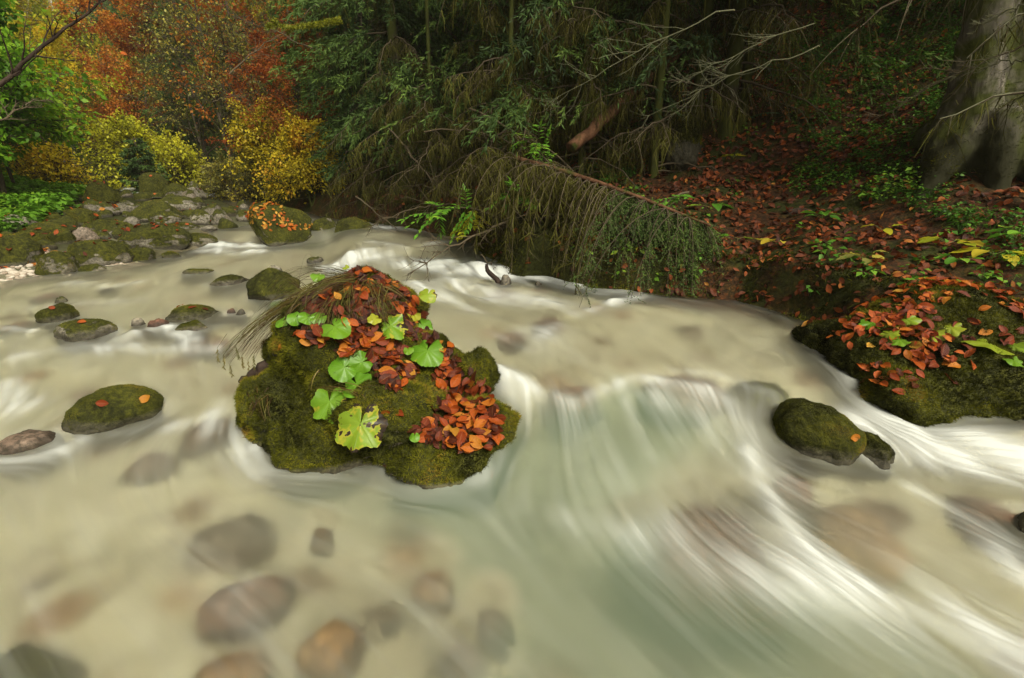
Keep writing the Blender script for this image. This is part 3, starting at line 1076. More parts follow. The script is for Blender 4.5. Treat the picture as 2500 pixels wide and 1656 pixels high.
# a collar of foam where the water meets a stone
for (sx, sy, sa, sb, h) in ROCKS:
    ex, ey = x - sx, y - sy
    m = (np.abs(ex) < 2 * sa + .2) & (np.abs(ey) < 2 * sb + .2)
    q = np.sqrt((ex[m] / sa) ** 2 + (ey[m] / sb) ** 2)
    white[m] += .16 * np.exp(-((q - 1.06) * min(sa, sb) / .045) ** 2) * np.clip(.6 + .5 * mid[m], 0, 1.5)
WZ = water_full(x, y)
WZ = WZ + .010 * (mid * .6 + big) * sstep(.15, .9, fo + .15) + .004 * big + .0012 * mid + .02 * np.minimum(fo, 1.2)
WZ = WZ + .05 * np.minimum(fo, 1) * fbm(np.c_[x, y] * 2.6, 2, 303) * sstep(3.2, 4.5, y)
bot = ground_z(x, y)
for sx, sy, sz, sa, sb, sc_, an in SUNK:
    ca, sa_ = math.cos(an), math.sin(an)
    ex, ey = x - sx, y - sy
    q = ((ca * ex + sa_ * ey) / sa) ** 2 + ((-sa_ * ex + ca * ey) / sb) ** 2
    g = np.exp(-q * .9)
    bot = np.maximum(bot, bot * (1 - g) + (sz + sc_ * .9) * g)
depth = WZ - bot
idx = -np.ones(len(x0), int)
idx[keep] = np.arange(keep.sum())
Q = idx[grid_quads(nv_, nu)]
Q = Q[(Q >= 0).all(1)]
t = NT("stream_water")
fw = t.attr("white").outputs["Fac"]
dp = t.attr("depth").outputs["Fac"]
veil = t.ramp(dp, [(0.0, .0), (.08, .07), (.28, .20), (.6, .56)])
milk = t.ramp(dp, [(0.0, (.52, .49, .36)), (.3, (.41, .41, .29)), (.55, (.19, .235, .155)), (.8, (.135, .18, .12))])
ps = t.attr("psi").outputs["Fac"]
sx = t.n("SeparateXYZ")
t.set(sx, 0, t.n("TexCoord").outputs["Object"])
cb = t.n("CombineXYZ")
t.set(cb, 0, t.math("MULTIPLY", ps, 150.0))
t.set(cb, 1, t.math("MULTIPLY", sx.outputs[0], 1.1))
t.set(cb, 2, t.math("MULTIPLY", sx.outputs[1], 1.1))
silk = t.noise(cb.outputs[0], 1.0, 4, .55, .35)
cb2 = t.n("CombineXYZ")
t.set(cb2, 0, t.math("MULTIPLY", ps, 420.0))
t.set(cb2, 1, t.math("MULTIPLY", sx.outputs[0], 1.6))
t.set(cb2, 2, t.math("MULTIPLY", sx.outputs[1], 1.6))
silk2 = t.noise(cb2.outputs[0], 1.0, 3, .6)
sl = t.math("ADD", t.math("MULTIPLY", silk, .75), t.math("MULTIPLY", silk2, .25))
sl = t.ramp(sl, [(.30, 0.), (.70, 1.)])
fw = t.math("ADD", t.math("MULTIPLY", fw, t.math("ADD", .54, t.math("MULTIPLY", sl, .92))), t.math("MULTIPLY", t.math("SUBTRACT", sl, .42), .16))
foamw = t.ramp(fw, [(.0, 0.), (.5, .42), (1.0, .80), (1.0, .95)])
one = t.math("SUBTRACT", 1.0, foamw)
tot = t.math("SUBTRACT", 1.0, t.math("MULTIPLY", one, t.math("SUBTRACT", 1.0, veil)))
fr = t.math("DIVIDE", foamw, t.math("MAXIMUM", tot, .001), True)
bodyc = t.mix(fr, milk, (.60, .62, .57))
df = t.n("BsdfDiffuse")
t.set(df, "Color", bodyc)
rf = t.n("BsdfRefraction")
t.set(rf, "Color", (.96, .97, .90))
t.set(rf, "Roughness", .78)
t.set(rf, "IOR", 1.11)
mx = t.n("MixShader")
t.set(mx, 0, tot)
t.t.links.new(rf.outputs[0], mx.inputs[1])
t.t.links.new(df.outputs[0], mx.inputs[2])
gl = t.n("BsdfGlossy")
t.set(gl, "Roughness", .24)
fn = t.n("Fresnel")
t.set(fn, "IOR", 1.14)
m2 = t.n("MixShader")
t.set(m2, 0, t.math("MULTIPLY", fn.outputs[0], t.math("SUBTRACT", 1.0, t.math("MULTIPLY", foamw, .7))))
t.t.links.new(mx.outputs[0], m2.inputs[1])
t.t.links.new(gl.outputs[0], m2.inputs[2])
M_water = t.surf(m2)
tag(link("water", mesh("water", np.c_[x, y, WZ], Q, M_water, {"white": np.clip(white, 0, 1.5), "depth": np.clip(depth, 0, 2), "psi": samp(psi, x, y)})), kind="structure")

# a side fall among the stones of the upper bar
A_, B_ = on_ground(312, 461), on_ground(374, 488)
k_ = np.linspace(0, 1, 24)
Cn = A_ + (B_ - A_) * k_[:, None] + np.array([0, 0, .07])
Cn[:, 2] = np.linspace(A_[2] + .16, B_[2] + .05, 24) + .03 * np.sin(k_ * 19)
sd_ = norm(np.cross(B_ - A_, [0, 0, 1.]))
w_ = np.linspace(-1, 1, 9)
VV = (Cn[:, None] + sd_ * (w_[None, :, None] * (.30 + .12 * np.sin(k_ * 7))[:, None, None]) - np.array([0, 0, .10]) * (w_ ** 4)[None, :, None]).reshape(-1, 3)
ww = (1.1 - .7 * np.repeat((w_ ** 2)[None], 24, 0) + .3 * fbm(VV * np.array([6, 2, 2]), 2, 5).reshape(24, 9)).ravel()
tag(link("water", mesh("water", VV, grid_quads(24, 9), M_water, {"white": ww, "depth": np.full(len(VV), .1), "psi": np.repeat((w_ * .1)[None], 24, 0).ravel()})), kind="structure")
# ------------------------------------------------------------------ leaves, butterbur and grass on the stones
def beech_material(name, stops, rough=.5):
    t = NT(name)
    r = t.attr("r").outputs["Fac"]
    oi = t.n("ObjectInfo").outputs["Random"]
    uv = t.n("SeparateXYZ")
    t.set(uv, 0, t.attr("tu").outputs["Vector"])
    au = t.math("ABSOLUTE", uv.outputs[1])
    st = t.math("SINE", t.math("ADD", t.math("MULTIPLY", uv.outputs[0], 52.), t.math("MULTIPLY", au, -16.)))
    f = t.math("ADD", r, t.math("MULTIPLY", t.math("SUBTRACT", oi, .5), .95), True)
    c = t.ramp(f, stops)
    co = t.n("TexCoord").outputs["Object"]
    nz = t.noise(co, 40, 4, .7)
    c = t.mix(t.ramp(nz, [(.35, .55), (.55, 0.)]), c, (.05, .016, .006))
    rib = t.ramp(au, [(.0, 1.), (.06, 0.)])
    c = t.mix(t.math("MULTIPLY", rib, .5), c, (.42, .19, .06))
    p = t.n("BsdfPrincipled")
    t.set(p, "Base Color", c)
    t.set(p, "Roughness", rough)
    t.set(p, "Specular IOR Level", .3)
    t.set(p, "Normal", t.bump(st, .35, .004))
    tr = t.n("BsdfTranslucent")
    t.set(tr, "Color", c)
    m = t.n("MixShader")
    t.set(m, 0, .22)
    t.t.links.new(p.outputs[0], m.inputs[1])
    t.t.links.new(tr.outputs[0], m.inputs[2])
    return t.surf(m)


M_beech = beech_material("fallen_beech_leaf", [(.0, (.055, .011, .004)), (.25, (.15, .024, .005)), (.5, (.32, .050, .006)), (.75, (.48, .10, .008)), (.93, (.55, .19, .015)), (1., (.58, .31, .04))])
M_packed = beech_material("packed_leaf", [(.0, (.04, .010, .005)), (.3, (.12, .022, .007)), (.6, (.26, .045, .009)), (.85, (.40, .10, .012)), (1., (.50, .22, .03))])
M_litter = beech_material("leaf_litter", [(.0, (.055, .016, .007)), (.3, (.16, .038, .011)), (.6, (.36, .085, .015)), (.85, (.52, .18, .026)), (1., (.62, .36, .05))])
M_ylw = leaf_mat("yellow_leaf", [(0, (.45, .30, .02)), (1, (.60, .50, .05))])
NT_, NU_ = 8, 5


def leaf_template(seed):
    r = np.random.default_rng(seed)
    tt = np.linspace(0, 1, NT_)
    uu = np.linspace(-1, 1, NU_)
    wid = np.sin(math.pi * tt ** .85) ** .85 * .29
    wid[0] = .012
    wid[-1] = .004
    Tm, Um = np.meshgrid(tt, uu, indexing="ij")
    x = Tm
    y = Um * wid[:, None]
    cu, fo_, tw = r.uniform(-.35, .30), r.uniform(.05, .55), r.uniform(-.5, .5)
    z = cu * (Tm - .5) ** 2 * 1.6 - cu * .3 + fo_ * np.abs(y) + tw * (Tm - .5) * y * 2 + .02 * np.sin(Tm * 22 + r.uniform(0, 6)) * np.abs(Um) + .03 * r.normal(size=Tm.shape) * np.abs(Um) * .5
    V = np.stack([x - .5, y, z], -1).reshape(-1, 3)
    return V, np.stack([Tm.ravel(), Um.ravel(), 0 * Tm.ravel()], -1)


LQ = grid_quads(NT_, NU_)
LT = [leaf_template(k) for k in range(12)]
LEAFM = [mesh("beech_leaf", V, LQ, M_beech, {"r": np.full(len(V), .5), "tu": TU}) for V, TU in LT]


def orient(N, yaw, tilt):
    """matrix whose z axis leans on the surface normal"""
    z = norm(np.asarray(N, float) + tilt)
    a = np.array([math.cos(yaw), math.sin(yaw), 0])
    x = norm(a - z * (a @ z))
    y = np.cross(z, x)
    return np.stack([x, y, z], 1)


nleaf = [0]


def beech_leaf(P, N, L, label, group, lift=.006, tiltamp=.35, cat="leaf"):
    M = orient(N, U(0, 6.28), rng.normal(size=3) * tiltamp)
    me = LEAFM[rng.integers(len(LEAFM))]
    o = link("beech_leaf", me)
    P = P + np.asarray(N) * lift
    o.matrix_world = Matrix([[*(M[i] * L), P[i]] for i in range(3)] + [[0, 0, 0, 1]])
    nleaf[0] += 1
    return tag(o, label, cat, group)


def in_poly(x, y, P):
    c = False
    for (ax, ay), (bx, by) in zip(P, P[1:] + P[:1]):
        if (ay > y) != (by > y) and x < (bx - ax) * (y - ay) / (by - ay) + ax:
            c = not c
    return c


def heap(poly, n, label, group, L=(.058, .092), lift=(.004, .035), tilt=.35):
    xs, ys = [p_[0] for p_ in poly], [p_[1] for p_ in poly]
    k = tries = 0
    while k < n and tries < n * 30:
        tries += 1
        x_, y_ = U(min(xs), max(xs)), U(min(ys), max(ys))
        if not in_poly(x_, y_, poly):
            continue
        P, N = hit(x_, y_)
        if P is None or N[2] < -.2:
            continue
        beech_leaf(P, norm(N + np.array([0, -.2, .5])), U(*L), label, group, U(*lift), tilt)
        k += 1


heap([(770, 690), (830, 660), (900, 658), (975, 700), (1040, 770), (1010, 790), (930, 740), (850, 730), (770, 745)], 66, "brown beech leaf matted among dry grass on the crest of the leafy boulder", "beech leaves on the boulder's crest")
heap([(720, 800), (800, 810), (860, 780), (900, 840), (880, 880), (790, 850), (730, 830)], 26, "rust brown beech leaf under the butterbur on the boulder's upper left face", "beech leaves under the butterbur")
heap([(860, 790), (960, 830), (1030, 880), (1010, 930), (960, 960), (920, 910), (880, 860)], 56, "orange brown beech leaf in the drift down the middle of the leafy boulder", "beech leaves in the boulder's middle drift")
heap([(1060, 800), (1110, 860), (1120, 900), (1070, 960), (1040, 880)], 18, "orange beech leaf in the gully beside the boulder's upright block", "beech leaves in the boulder's gully", tilt=.5)
heap([(1110, 915), (1150, 905), (1195, 960), (1215, 1010), (1215, 1085), (1180, 1105), (1075, 1085), (1075, 1010)], 104, "bright orange beech leaf heaped on the boulder's right shelf just above the rapid", "beech leaves on the boulder's right shelf", lift=(.004, .05))
heap([(1005, 1020), (1060, 1030), (1070, 1075), (1010, 1070)], 12, "dull red beech leaf at the left fringe of the boulder's shelf heap", "beech leaves fringing the shelf heap")
for px, py, lab in [(940, 1010, "red brown beech leaf hanging below the drift on the boulder's dark front"), (975, 1010, "dark ribbed beech leaf right of the hanging red one on the boulder's front"), (1198, 1157, "single red beech leaf stuck on the boulder's mossy lower right end"), (948, 1140, "tiny red leaf on the boulder's underside near the waterline"), (690, 850, "lone orange leaf on the boulder's mossy left face"), (1000, 900, "curled dark beech leaf at the edge of the boulder's middle drift")]:
    P, N = hit(px, py)
    if P is not None:
        beech_leaf(P, N, .065, lab, None)
for px, py, lab in [(252, 985, "orange brown leaf lying on the rounded mossy stone's left side"), (350, 975, "pale curled leaf near the top of the rounded mossy stone"), (128, 752, "pale pinkish leaf on the small round mossy stone"), (440, 750, "red leaf at the left end of the long leafy stone"), (470, 752, "red leaf on the crown of the long leafy stone"), (500, 756, "dull leaf right of the crown of the long leafy stone"), (2040, 996, "bright red leaf flat on the moss cushion stone"), (2085, 1068, "red leaf on the small stone below the moss cushion stone"), (200, 788, "pinkish leaf on the moss cap of the low pale stone"), (208, 620, "small red leaf on the big sloping rock of the bar")]:
    P, N = hit(px, py)
    if P is not None:
        beech_leaf(P, N, U(.06, .08), lab, None, .008, .15)
heap([(2060, 890), (2180, 890), (2340, 880), (2360, 960), (2240, 975), (2150, 960), (2070, 930)], 26, "wet reddish beech leaf on the face of the bank rock", "beech leaves on the bank rock's face", lift=(.003, .02), tilt=.25)
heap([(2060, 760), (2200, 745), (2420, 750), (2480, 850), (2340, 880), (2160, 870), (2080, 810)], 48, "brown beech leaf strewn over the top of the bank rock", "beech leaves on top of the bank rock", lift=(.003, .025), tilt=.25)


# butterbur: round toothed leaves
def butterbur_material():
    t = NT("butterbur_leaf")
    a = t.n("SeparateXYZ")
    t.set(a, 0, t.attr("tu").outputs["Vector"])
    rad, ang = a.outputs[0], a.outputs[1]
    oc = t.n("SeparateColor")
    t.set(oc, 0, t.n("ObjectInfo").outputs["Color"])
    co = t.n("TexCoord").outputs["Object"]
    n1 = t.noise(co, 3.2, 5, .65)
    n2 = t.noise(co, 9, 3, .6)
    c = t.ramp(n1, [(.3, (.070, .20, .009)), (.7, (.16, .34, .015))])
    c = t.mix(oc.outputs[0], c, (.42, .42, .03))
    ve = t.math("ABSOLUTE", t.math("SINE", t.math("MULTIPLY", ang, 4.5)))
    vf = t.ramp(t.math("MULTIPLY", ve, t.math("ADD", rad, .15)), [(.0, 1.), (.07, 0.)])
    c = t.mix(t.math("MULTIPLY", vf, .45), c, (.30, .50, .10))
    dmg = t.math("ADD", t.math("MULTIPLY", n2, 1.0), t.math("MULTIPLY", rad, .29))
    dmg = t.math("ADD", dmg, t.math("MULTIPLY", oc.outputs[1], .30))
    c = t.mix(t.ramp(dmg, [(.93, 0.), (.97, 1.)]), c, (.40, .38, .03))
    c = t.mix(t.ramp(dmg, [(.99, 0.), (1.02, 1.)]), c, (.030, .018, .010))
    n5 = t.noise(co, 26, 2, .5)
    c = t.mix(t.ramp(t.math("ADD", n5, t.math("MULTIPLY", oc.outputs[1], .16)), [(.76, 0.), (.79, 1.)]), c, (.06, .035, .012))
    p = t.n("BsdfPrincipled")
    t.set(p, "Base Color", c)
    t.set(p, "Roughness", .42)
    t.set(p, "Specular IOR Level", .45)
    t.set(p, "Normal", t.bump(t.math("ADD", t.math("MULTIPLY", vf, -.6), n2), .5, .01))
    tr = t.n("BsdfTranslucent")
    t.set(tr, "Color", c)
    m = t.n("MixShader")
    t.set(m, 0, .35)
    t.t.links.new(p.outputs[0], m.inputs[1])
    t.t.links.new(tr.outputs[0], m.inputs[2])
    return t.surf(m)


M_bur = butterbur_material()
M_stalk = leaf_mat("green_stalk", [(0, (.10, .14, .02)), (1, (.16, .16, .04))], trans=0)


def butterbur(px, py, wpx, yellow, dmg, label, lobes=.10, name="butterbur_leaf", lift=.05, cat="leaf", face=.5, P=None, N=None):
    if P is None:
        P, N = hit(px, py)
        if P is None:
            P, N = at_y(px, py, 2.75), np.array([0, -.5, .8])
    S = (P[1] * math.cos(PITCH) + (CAM_H - P[2]) * math.sin(PITCH)) / FPX
    Rr = wpx * S * .5
    toc = norm(CP - P)
    C_ = P + toc * lift
    nr, na = 9, 64
    th = np.linspace(-math.pi + .16, math.pi - .16, na)
    seed = rng.integers(999)
    lob = 1 + lobes * .40 * np.cos(th * 7 + .5 * np.sin(th * 2 + seed)) - .06 * np.abs(np.sin(th * 14 + 1)) + .05 * vn(np.c_[th * 2.2, th * 0 + seed], 4)
    lob = lob * (1 + .10 * np.cos(th)) * (1 - .25 * sstep(2.5, math.pi, np.abs(th)))
    rr = np.linspace(0, 1, nr)
    X = rr[:, None] * (lob * np.cos(th))[None] * Rr
    Y = rr[:, None] * (lob * np.sin(th))[None] * Rr
    Z = Rr * (-.30 * (rr[:, None] ** 2) * (.5 + .5 * np.cos(th * 2 + U(0, 6)))[None] + .03 * rr[:, None] * np.cos(th * 7)[None] + .10 * rr[:, None] ** 2 * np.sin(th * 3 + seed)[None] + .06 * rr[:, None] ** 3 * np.sin(th * 5 + seed * 2)[None])
    V = np.stack([X, Y, Z], -1).reshape(-1, 3)
    tu = np.stack([np.repeat(rr[:, None], na, 1).ravel(), np.repeat(th[None], nr, 0).ravel(), np.zeros(nr * na)], -1)
    root = link(name, None, None, P)
    tag(root, label, cat, None)
    M = orient(norm(np.array([0, 0, .75]) + np.asarray(N) * .6 + toc * face), U(-2.4, -.7), rng.normal(size=3) * .13)
    bl = link("blade", mesh("blade", V @ M.T + (C_ - P), grid_quads(nr, na), M_bur, {"tu": tu}), root)
    bl.color = (yellow, dmg, 0, 1)
    mb = MB()
    s_ = np.linspace(0, 1, 6)[:, None]
    base = -np.asarray(N) * .02 + np.array([U(-.03, .03), .04, -.02])
    mb.tube(base * (1 - s_) + (C_ - P) * s_ + np.array([0, 0, -.015]) * np.sin(math.pi * s_), .0028 * (Rr / .07) ** .5, 5)
    mb.build("stalk", M_stalk, root)
    return root


for a in [(722, 775, 40, 0, .0, "small round butterbur leaf, leftmost of the bright row on the boulder's upper left", .03),
          (750, 774, 40, 0, .0, "heart-shaped green butterbur leaf overlapping the leftmost round one", .04),
          (779, 774, 42, .0, .0, "round green butterbur leaf tucked behind the largest upper one", .04),
          (816, 797, 74, .05, .25, "largest upper butterbur leaf with a grey bitten corner", .06),
          (953, 795, 78, .12, .75, "lobed butterbur leaf with a brown withered edge beside the dry grass", .16),
          (1030, 795, 54, .0, .05, "clean pointed butterbur leaf near the boulder's upper right edge", .12),
          (1043, 856, 82, .02, .35, "broad butterbur leaf with yellowing rim above the orange gully", .12),
          (841, 897, 70, .0, .05, "butterbur leaf, left one of the middle trio on the boulder's face", .08),
          (884, 884, 58, .0, .1, "butterbur leaf at the back of the middle trio", .09),
          (870, 937, 80, .0, .3, "butterbur leaf with a black torn edge at the front of the middle trio", .12),
          (805, 980, 92, .08, .45, "jagged butterbur leaf full of holes above the biggest tattered one", .22),
          (880, 1035, 125, .3, .85, "biggest butterbur leaf, yellowed, holed and brown at the tip, lowest on the boulder", .20),
          (777, 673, 34, .05, .0, "small pointed butterbur leaf standing on the boulder's upper left shoulder", .10),
          (688, 785, 34, .0, .0, "dark shaded butterbur leaf at the boulder's left rim", .06),
          (681, 749, 30, .0, .0, "small green leaf sticking out over the water from the boulder's left rim", .12),
          (843, 652, 18, .6, .0, "tiny yellow leaf on the very top of the boulder", .05),
          (1045, 718, 46, .45, .6, "drooping yellowing butterbur leaf off the boulder's upper right", .15),
          (1010, 765, 42, 1., .3, "long speckled yellow leaf beside the clean pointed butterbur leaf", .14),
          (916, 778, 34, .9, .3, "crumpled yellow leaf left of the withered lobed butterbur leaf", .18),
          (1012, 1066, 27, .0, .0, "small round green leaf at the lower left of the orange shelf heap", .02),
          (997, 854, 26, .1, .0, "little green leaf left of the broad yellow-rimmed butterbur leaf", .05)]:
    butterbur(*a)

# grass
M_grass = leaf_mat("dry_grass", [(0, (.04, .018, .007)), (.4, (.12, .07, .018)), (.7, (.11, .12, .02)), (1, (.26, .20, .05))], trans=.2, rough=.6)


def bez(A, B_, C_, k=8):
    s_ = np.linspace(0, 1, k)[None, :, None]
    return A[:, None] * (1 - s_) ** 2 + 2 * B_[:, None] * s_ * (1 - s_) + C_[:, None] * s_ ** 2


def grass_tuft(roots, ends, n, label, seeds=(), w=.004, sag=.10, y_end=None):
    A, B_, C_ = [], [], []
    while len(A) < n:
        i, j = rng.integers(len(roots)), rng.integers(len(ends))
        r_, e_ = np.array(roots[i]) + rng.normal(size=2) * 10, np.array(ends[j][:2]) + rng.normal(size=2) * ends[j][2]
        P, N = hit(*r_)
        if P is None:
            continue
        E, _ = hit(*e_)
        if E is None:
            E = at_y(*e_, (y_end or P[1]) + U(-.12, .12))
        else:
            E = E + np.array([0, -.02, .03])
        A.append(P)
        C_.append(E)
        m = (P + E) / 2 + np.array([0, -.03, sag * U(.3, 1.1) + np.linalg.norm(E - P) * .10])
        B_.append(m)
    A, B_, C_ = map(np.array, (A, B_, C_))
    o0 = A[0].copy()
    root = link("grass_tuft", None, None, o0)
    tag(root, label, "grass")
    mb = MB()
    mb.strips(bez(A, B_, C_) - o0, w * U(.5, 1.3, n), U(0, 1, n))
    mb.build("grass_blades", M_grass, root)
    if seeds:
        for (sx, sy) in seeds:
            mb = MB()
            E = at_y(sx, sy, U(2.5, 2.75))
            Q_, D_ = [], []
            tip = E + np.array([U(-.03, .01), 0, -U(.07, .11)])
            for k in range(34):
                f = k / 34
                Q_.append(E * (1 - f) + tip * f)
                D_.append([U(-.7, .7), U(-.7, .7), -.8])
            mb.leaves(np.array(Q_) - o0, D_, rng.normal(size=(34, 3)), .022, .004, .85)
            mb.tube(np.array([E + np.array([.06, .02, .08]), E, tip]) - o0, .0012, 4, .6)
            mb.build("seed_head", M_grass, root)
    return root


grass_tuft([(790, 690), (830, 675), (870, 680), (760, 720)], [(640, 800, 14), (610, 850, 16), (660, 760, 16), (700, 800, 18), (580, 860, 14), (720, 770, 20), (545, 870, 10)], 260, "long dry grass sweeping left off the boulder's crest with drooping seed heads", seeds=[(530, 850), (545, 868), (560, 890), (590, 870), (605, 880), (620, 865), (575, 845)], y_end=2.65)
grass_tuft([(880, 690), (900, 690), (930, 700)], [(960, 800, 14), (990, 760, 16), (930, 780, 14), (1000, 790, 12), (870, 770, 18), (1010, 740, 10)], 190, "tuft of brown and green grass bent over the right of the boulder's crest", sag=.06)
grass_tuft([(850, 700), (820, 710)], [(800, 800, 18), (850, 790, 20), (760, 800, 18)], 150, "thin dry grass hanging between the crest and the butterbur row", sag=.04)
grass_tuft([(790, 900), (905, 850), (870, 960)], [(770, 960, 8), (930, 960, 10), (905, 990, 10), (830, 960, 8)], 26, "a few bent dry stalks on the boulder's mossy front", sag=.05)
grass_tuft([(625, 960), (660, 965)], [(612, 1030, 5), (655, 1030, 5)], 22, "two withered weed stalks hanging on the boulder's brown left flank", sag=.02)
# the dark log wedged on the boulder's left
M_darkbark = bark_mat("wet_bark", (.022, .014, .010), (.06, .04, .028), 0)
mb = MB()
a0, b0 = at_y(590, 935, 2.56), at_y(660, 885, 2.62)
s_ = np.linspace(0, 1, 12)[:, None]
mb.tube(a0 * (1 - s_) + b0 * s_ + np.c_[np.zeros(12), np.zeros(12), .012 * np.sin(np.arange(12) * 1.7)] - a0, np.linspace(.022, .036, 12), 8, wob=.2)
tag(link("driftwood", mb.mesh("driftwood", M_darkbark), None, a0), "short dark wet log wedged against the boulder's left side", "log")
mb = MB()
a0, b0 = on_water(1218, 692) - np.array([0, 0, .02]), at_y(1185, 655, 5.2)
b0 = a0 + np.array([-.14, .02, .22])
s_ = np.linspace(0, 1, 8)[:, None]
mb.tube(a0 * (1 - s_) + b0 * s_ + np.c_[.02 * np.sin(np.arange(8)), np.zeros(8), np.zeros(8)] - a0, np.linspace(.035, .016, 8), 7, wob=.2)
tag(link("broken_stick", mb.mesh("broken_stick", M_darkbark), None, a0), "dark broken stick leaning on its stone in the white water", "stick")

# the smaller, darker leaves packed under the counted ones
Pl, Nl = [], []
for poly, n in (([(740, 740), (770, 690), (830, 660), (900, 658), (975, 700), (1040, 770), (1060, 830), (1000, 830), (930, 790), (850, 790), (760, 790)], 260), ([(720, 800), (800, 800), (860, 780), (960, 820), (1030, 880), (1010, 930), (960, 960), (900, 900), (800, 850)], 150), ([(1060, 800), (1110, 860), (1195, 960), (1215, 1010), (1215, 1085), (1180, 1105), (1030, 1080), (1070, 960), (1040, 880)], 170)):
    k = 0
    while k < n:
        x_, y_ = U(700, 1230), U(650, 1120)
        if in_poly(x_, y_, poly):
            P, N = hit(x_, y_)
            k += 1
            if P is not None and N[2] > -.1:
                Pl.append(P), Nl.append(norm(N + np.array([0, -.2, .4])))
LITTER_ON_BOULDER = (np.array(Pl), np.array(Nl))
# ------------------------------------------------------------------ tree makers
def rot_about(v, k, a):
    k = norm(k)
    return v * math.cos(a) + np.cross(k, v) * math.sin(a) + k * (k @ v) * (1 - math.cos(a))


def perp(v, r):
    a = r.normal(size=3)
    return norm(a - v * (a @ v))


def limb(P, D, L, n, r, wob=.25, up=0.0):
    pts = [P]
    D = norm(D)
    for k in range(n):
        D = norm(D + r.normal(size=3) * wob / n ** .5 + np.array([0, 0, up / n]))
        pts.append(pts[-1] + D * L / n)
    return np.array(pts)


def grow(seed, h, r0, nb=16, t0=.25, el=(15, 60), lf=.42, sub=5, ssub=4, wob=.3, lean=(0, 0), stems=1, spread=0.0, sides=6):
    """trunk and limbs as one mesh, and the twigs its leaves sit on"""
    r = np.random.default_rng(seed)
    mb = MB()
    tips = []
    for s_ in range(stems):
        D0 = np.array([lean[0] + r.normal() * spread, lean[1] + r.normal() * spread, 1.0])
        T = limb(np.array([r.normal() * .1 * (stems > 1), r.normal() * .1 * (stems > 1), -.15]), D0, h * r.uniform(.85, 1.0), 12, r, wob * .5, .4)
        R = r0 * (1 - .93 * np.linspace(0, 1, 13) ** .8)
        R[0] *= 1.5
        mb.tube(T, R, sides + 2, r=.3, wob=.15)
        for b in range(nb):
            f = t0 + (1 - t0) * (b + r.random()) / nb
            k = min(int(f * 12), 11)
            P = T[k] + (T[k + 1] - T[k]) * (f * 12 - k)
            az = r.uniform(0, 6.283)
            e = math.radians(r.uniform(*el))
            D = np.array([math.cos(az) * math.cos(e), math.sin(az) * math.cos(e), math.sin(e)])
            L = h * lf * (1.15 - f * .8) * r.uniform(.7, 1.15)
            Bp = limb(P, D, L, 7, r, wob, .15)
            rb = max(R[k] * .45, .006)
            mb.tube(Bp, np.linspace(rb, rb * .25, 8), 5, r=.4)
            for c in range(sub):
                g = r.uniform(.25, 1.0)
                kk = min(int(g * 7), 6)
                P2 = Bp[kk] + (Bp[kk + 1] - Bp[kk]) * (g * 7 - kk)
                d2 = norm(Bp[kk + 1] - Bp[kk])
                D2 = norm(d2 + perp(d2, r) * r.uniform(.5, 1.1) + np.array([0, 0, -.1]))
                L2 = L * .45 * r.uniform(.6, 1.1)
                Q_ = limb(P2, D2, L2, 5, r, wob, 0)
                mb.tube(Q_, np.linspace(rb * .4, .004, 6), 4, r=.5)
                tips.append(Q_)
                for e_ in range(ssub):
                    k3 = r.integers(1, 6)
                    d3 = norm(Q_[k3] - Q_[k3 - 1])
                    Q3 = limb(Q_[k3], norm(d3 + perp(d3, r) * .9), L2 * .5 * r.uniform(.5, 1.1), 4, r, wob, -.1)
                    mb.tube(Q3, np.linspace(.006, .002, 5), 3, r=.6)
                    tips.append(Q3)
    return mb, tips


def crown(tips, n, size, seed, droop=.4, jit=.06, clump=True, aspect=.62):
    r = np.random.default_rng(seed)
    mb = MB()
    wt = np.array([1.0 if not clump else r.uniform(.1, 1) ** 1.5 for _ in tips])
    k = r.choice(len(tips), n, p=wt / wt.sum())
    P, D = np.zeros((n, 3)), np.zeros((n, 3))
    for i in range(n):
        q = tips[k[i]]
        j = r.integers(0, len(q) - 1)
        f = r.random()
        P[i] = q[j] * (1 - f) + q[j + 1] * f
        D[i] = q[j + 1] - q[j]
    D = norm(D) + r.normal(size=(n, 3)) * .8 + np.array([0, 0, -droop])
    N = np.array([0, 0, 1.0]) + r.normal(size=(n, 3)) * .55
    P = P + r.normal(size=(n, 3)) * jit
    col = np.clip(.5 + .30 * fbm(P * 1.3, 2, seed) * 2 + r.normal(size=n) * .14, 0, 1)
    L = size * r.uniform(.6, 1.25, n)
    mb.leaves(P, D, N, L, L * aspect, col)
    return mb


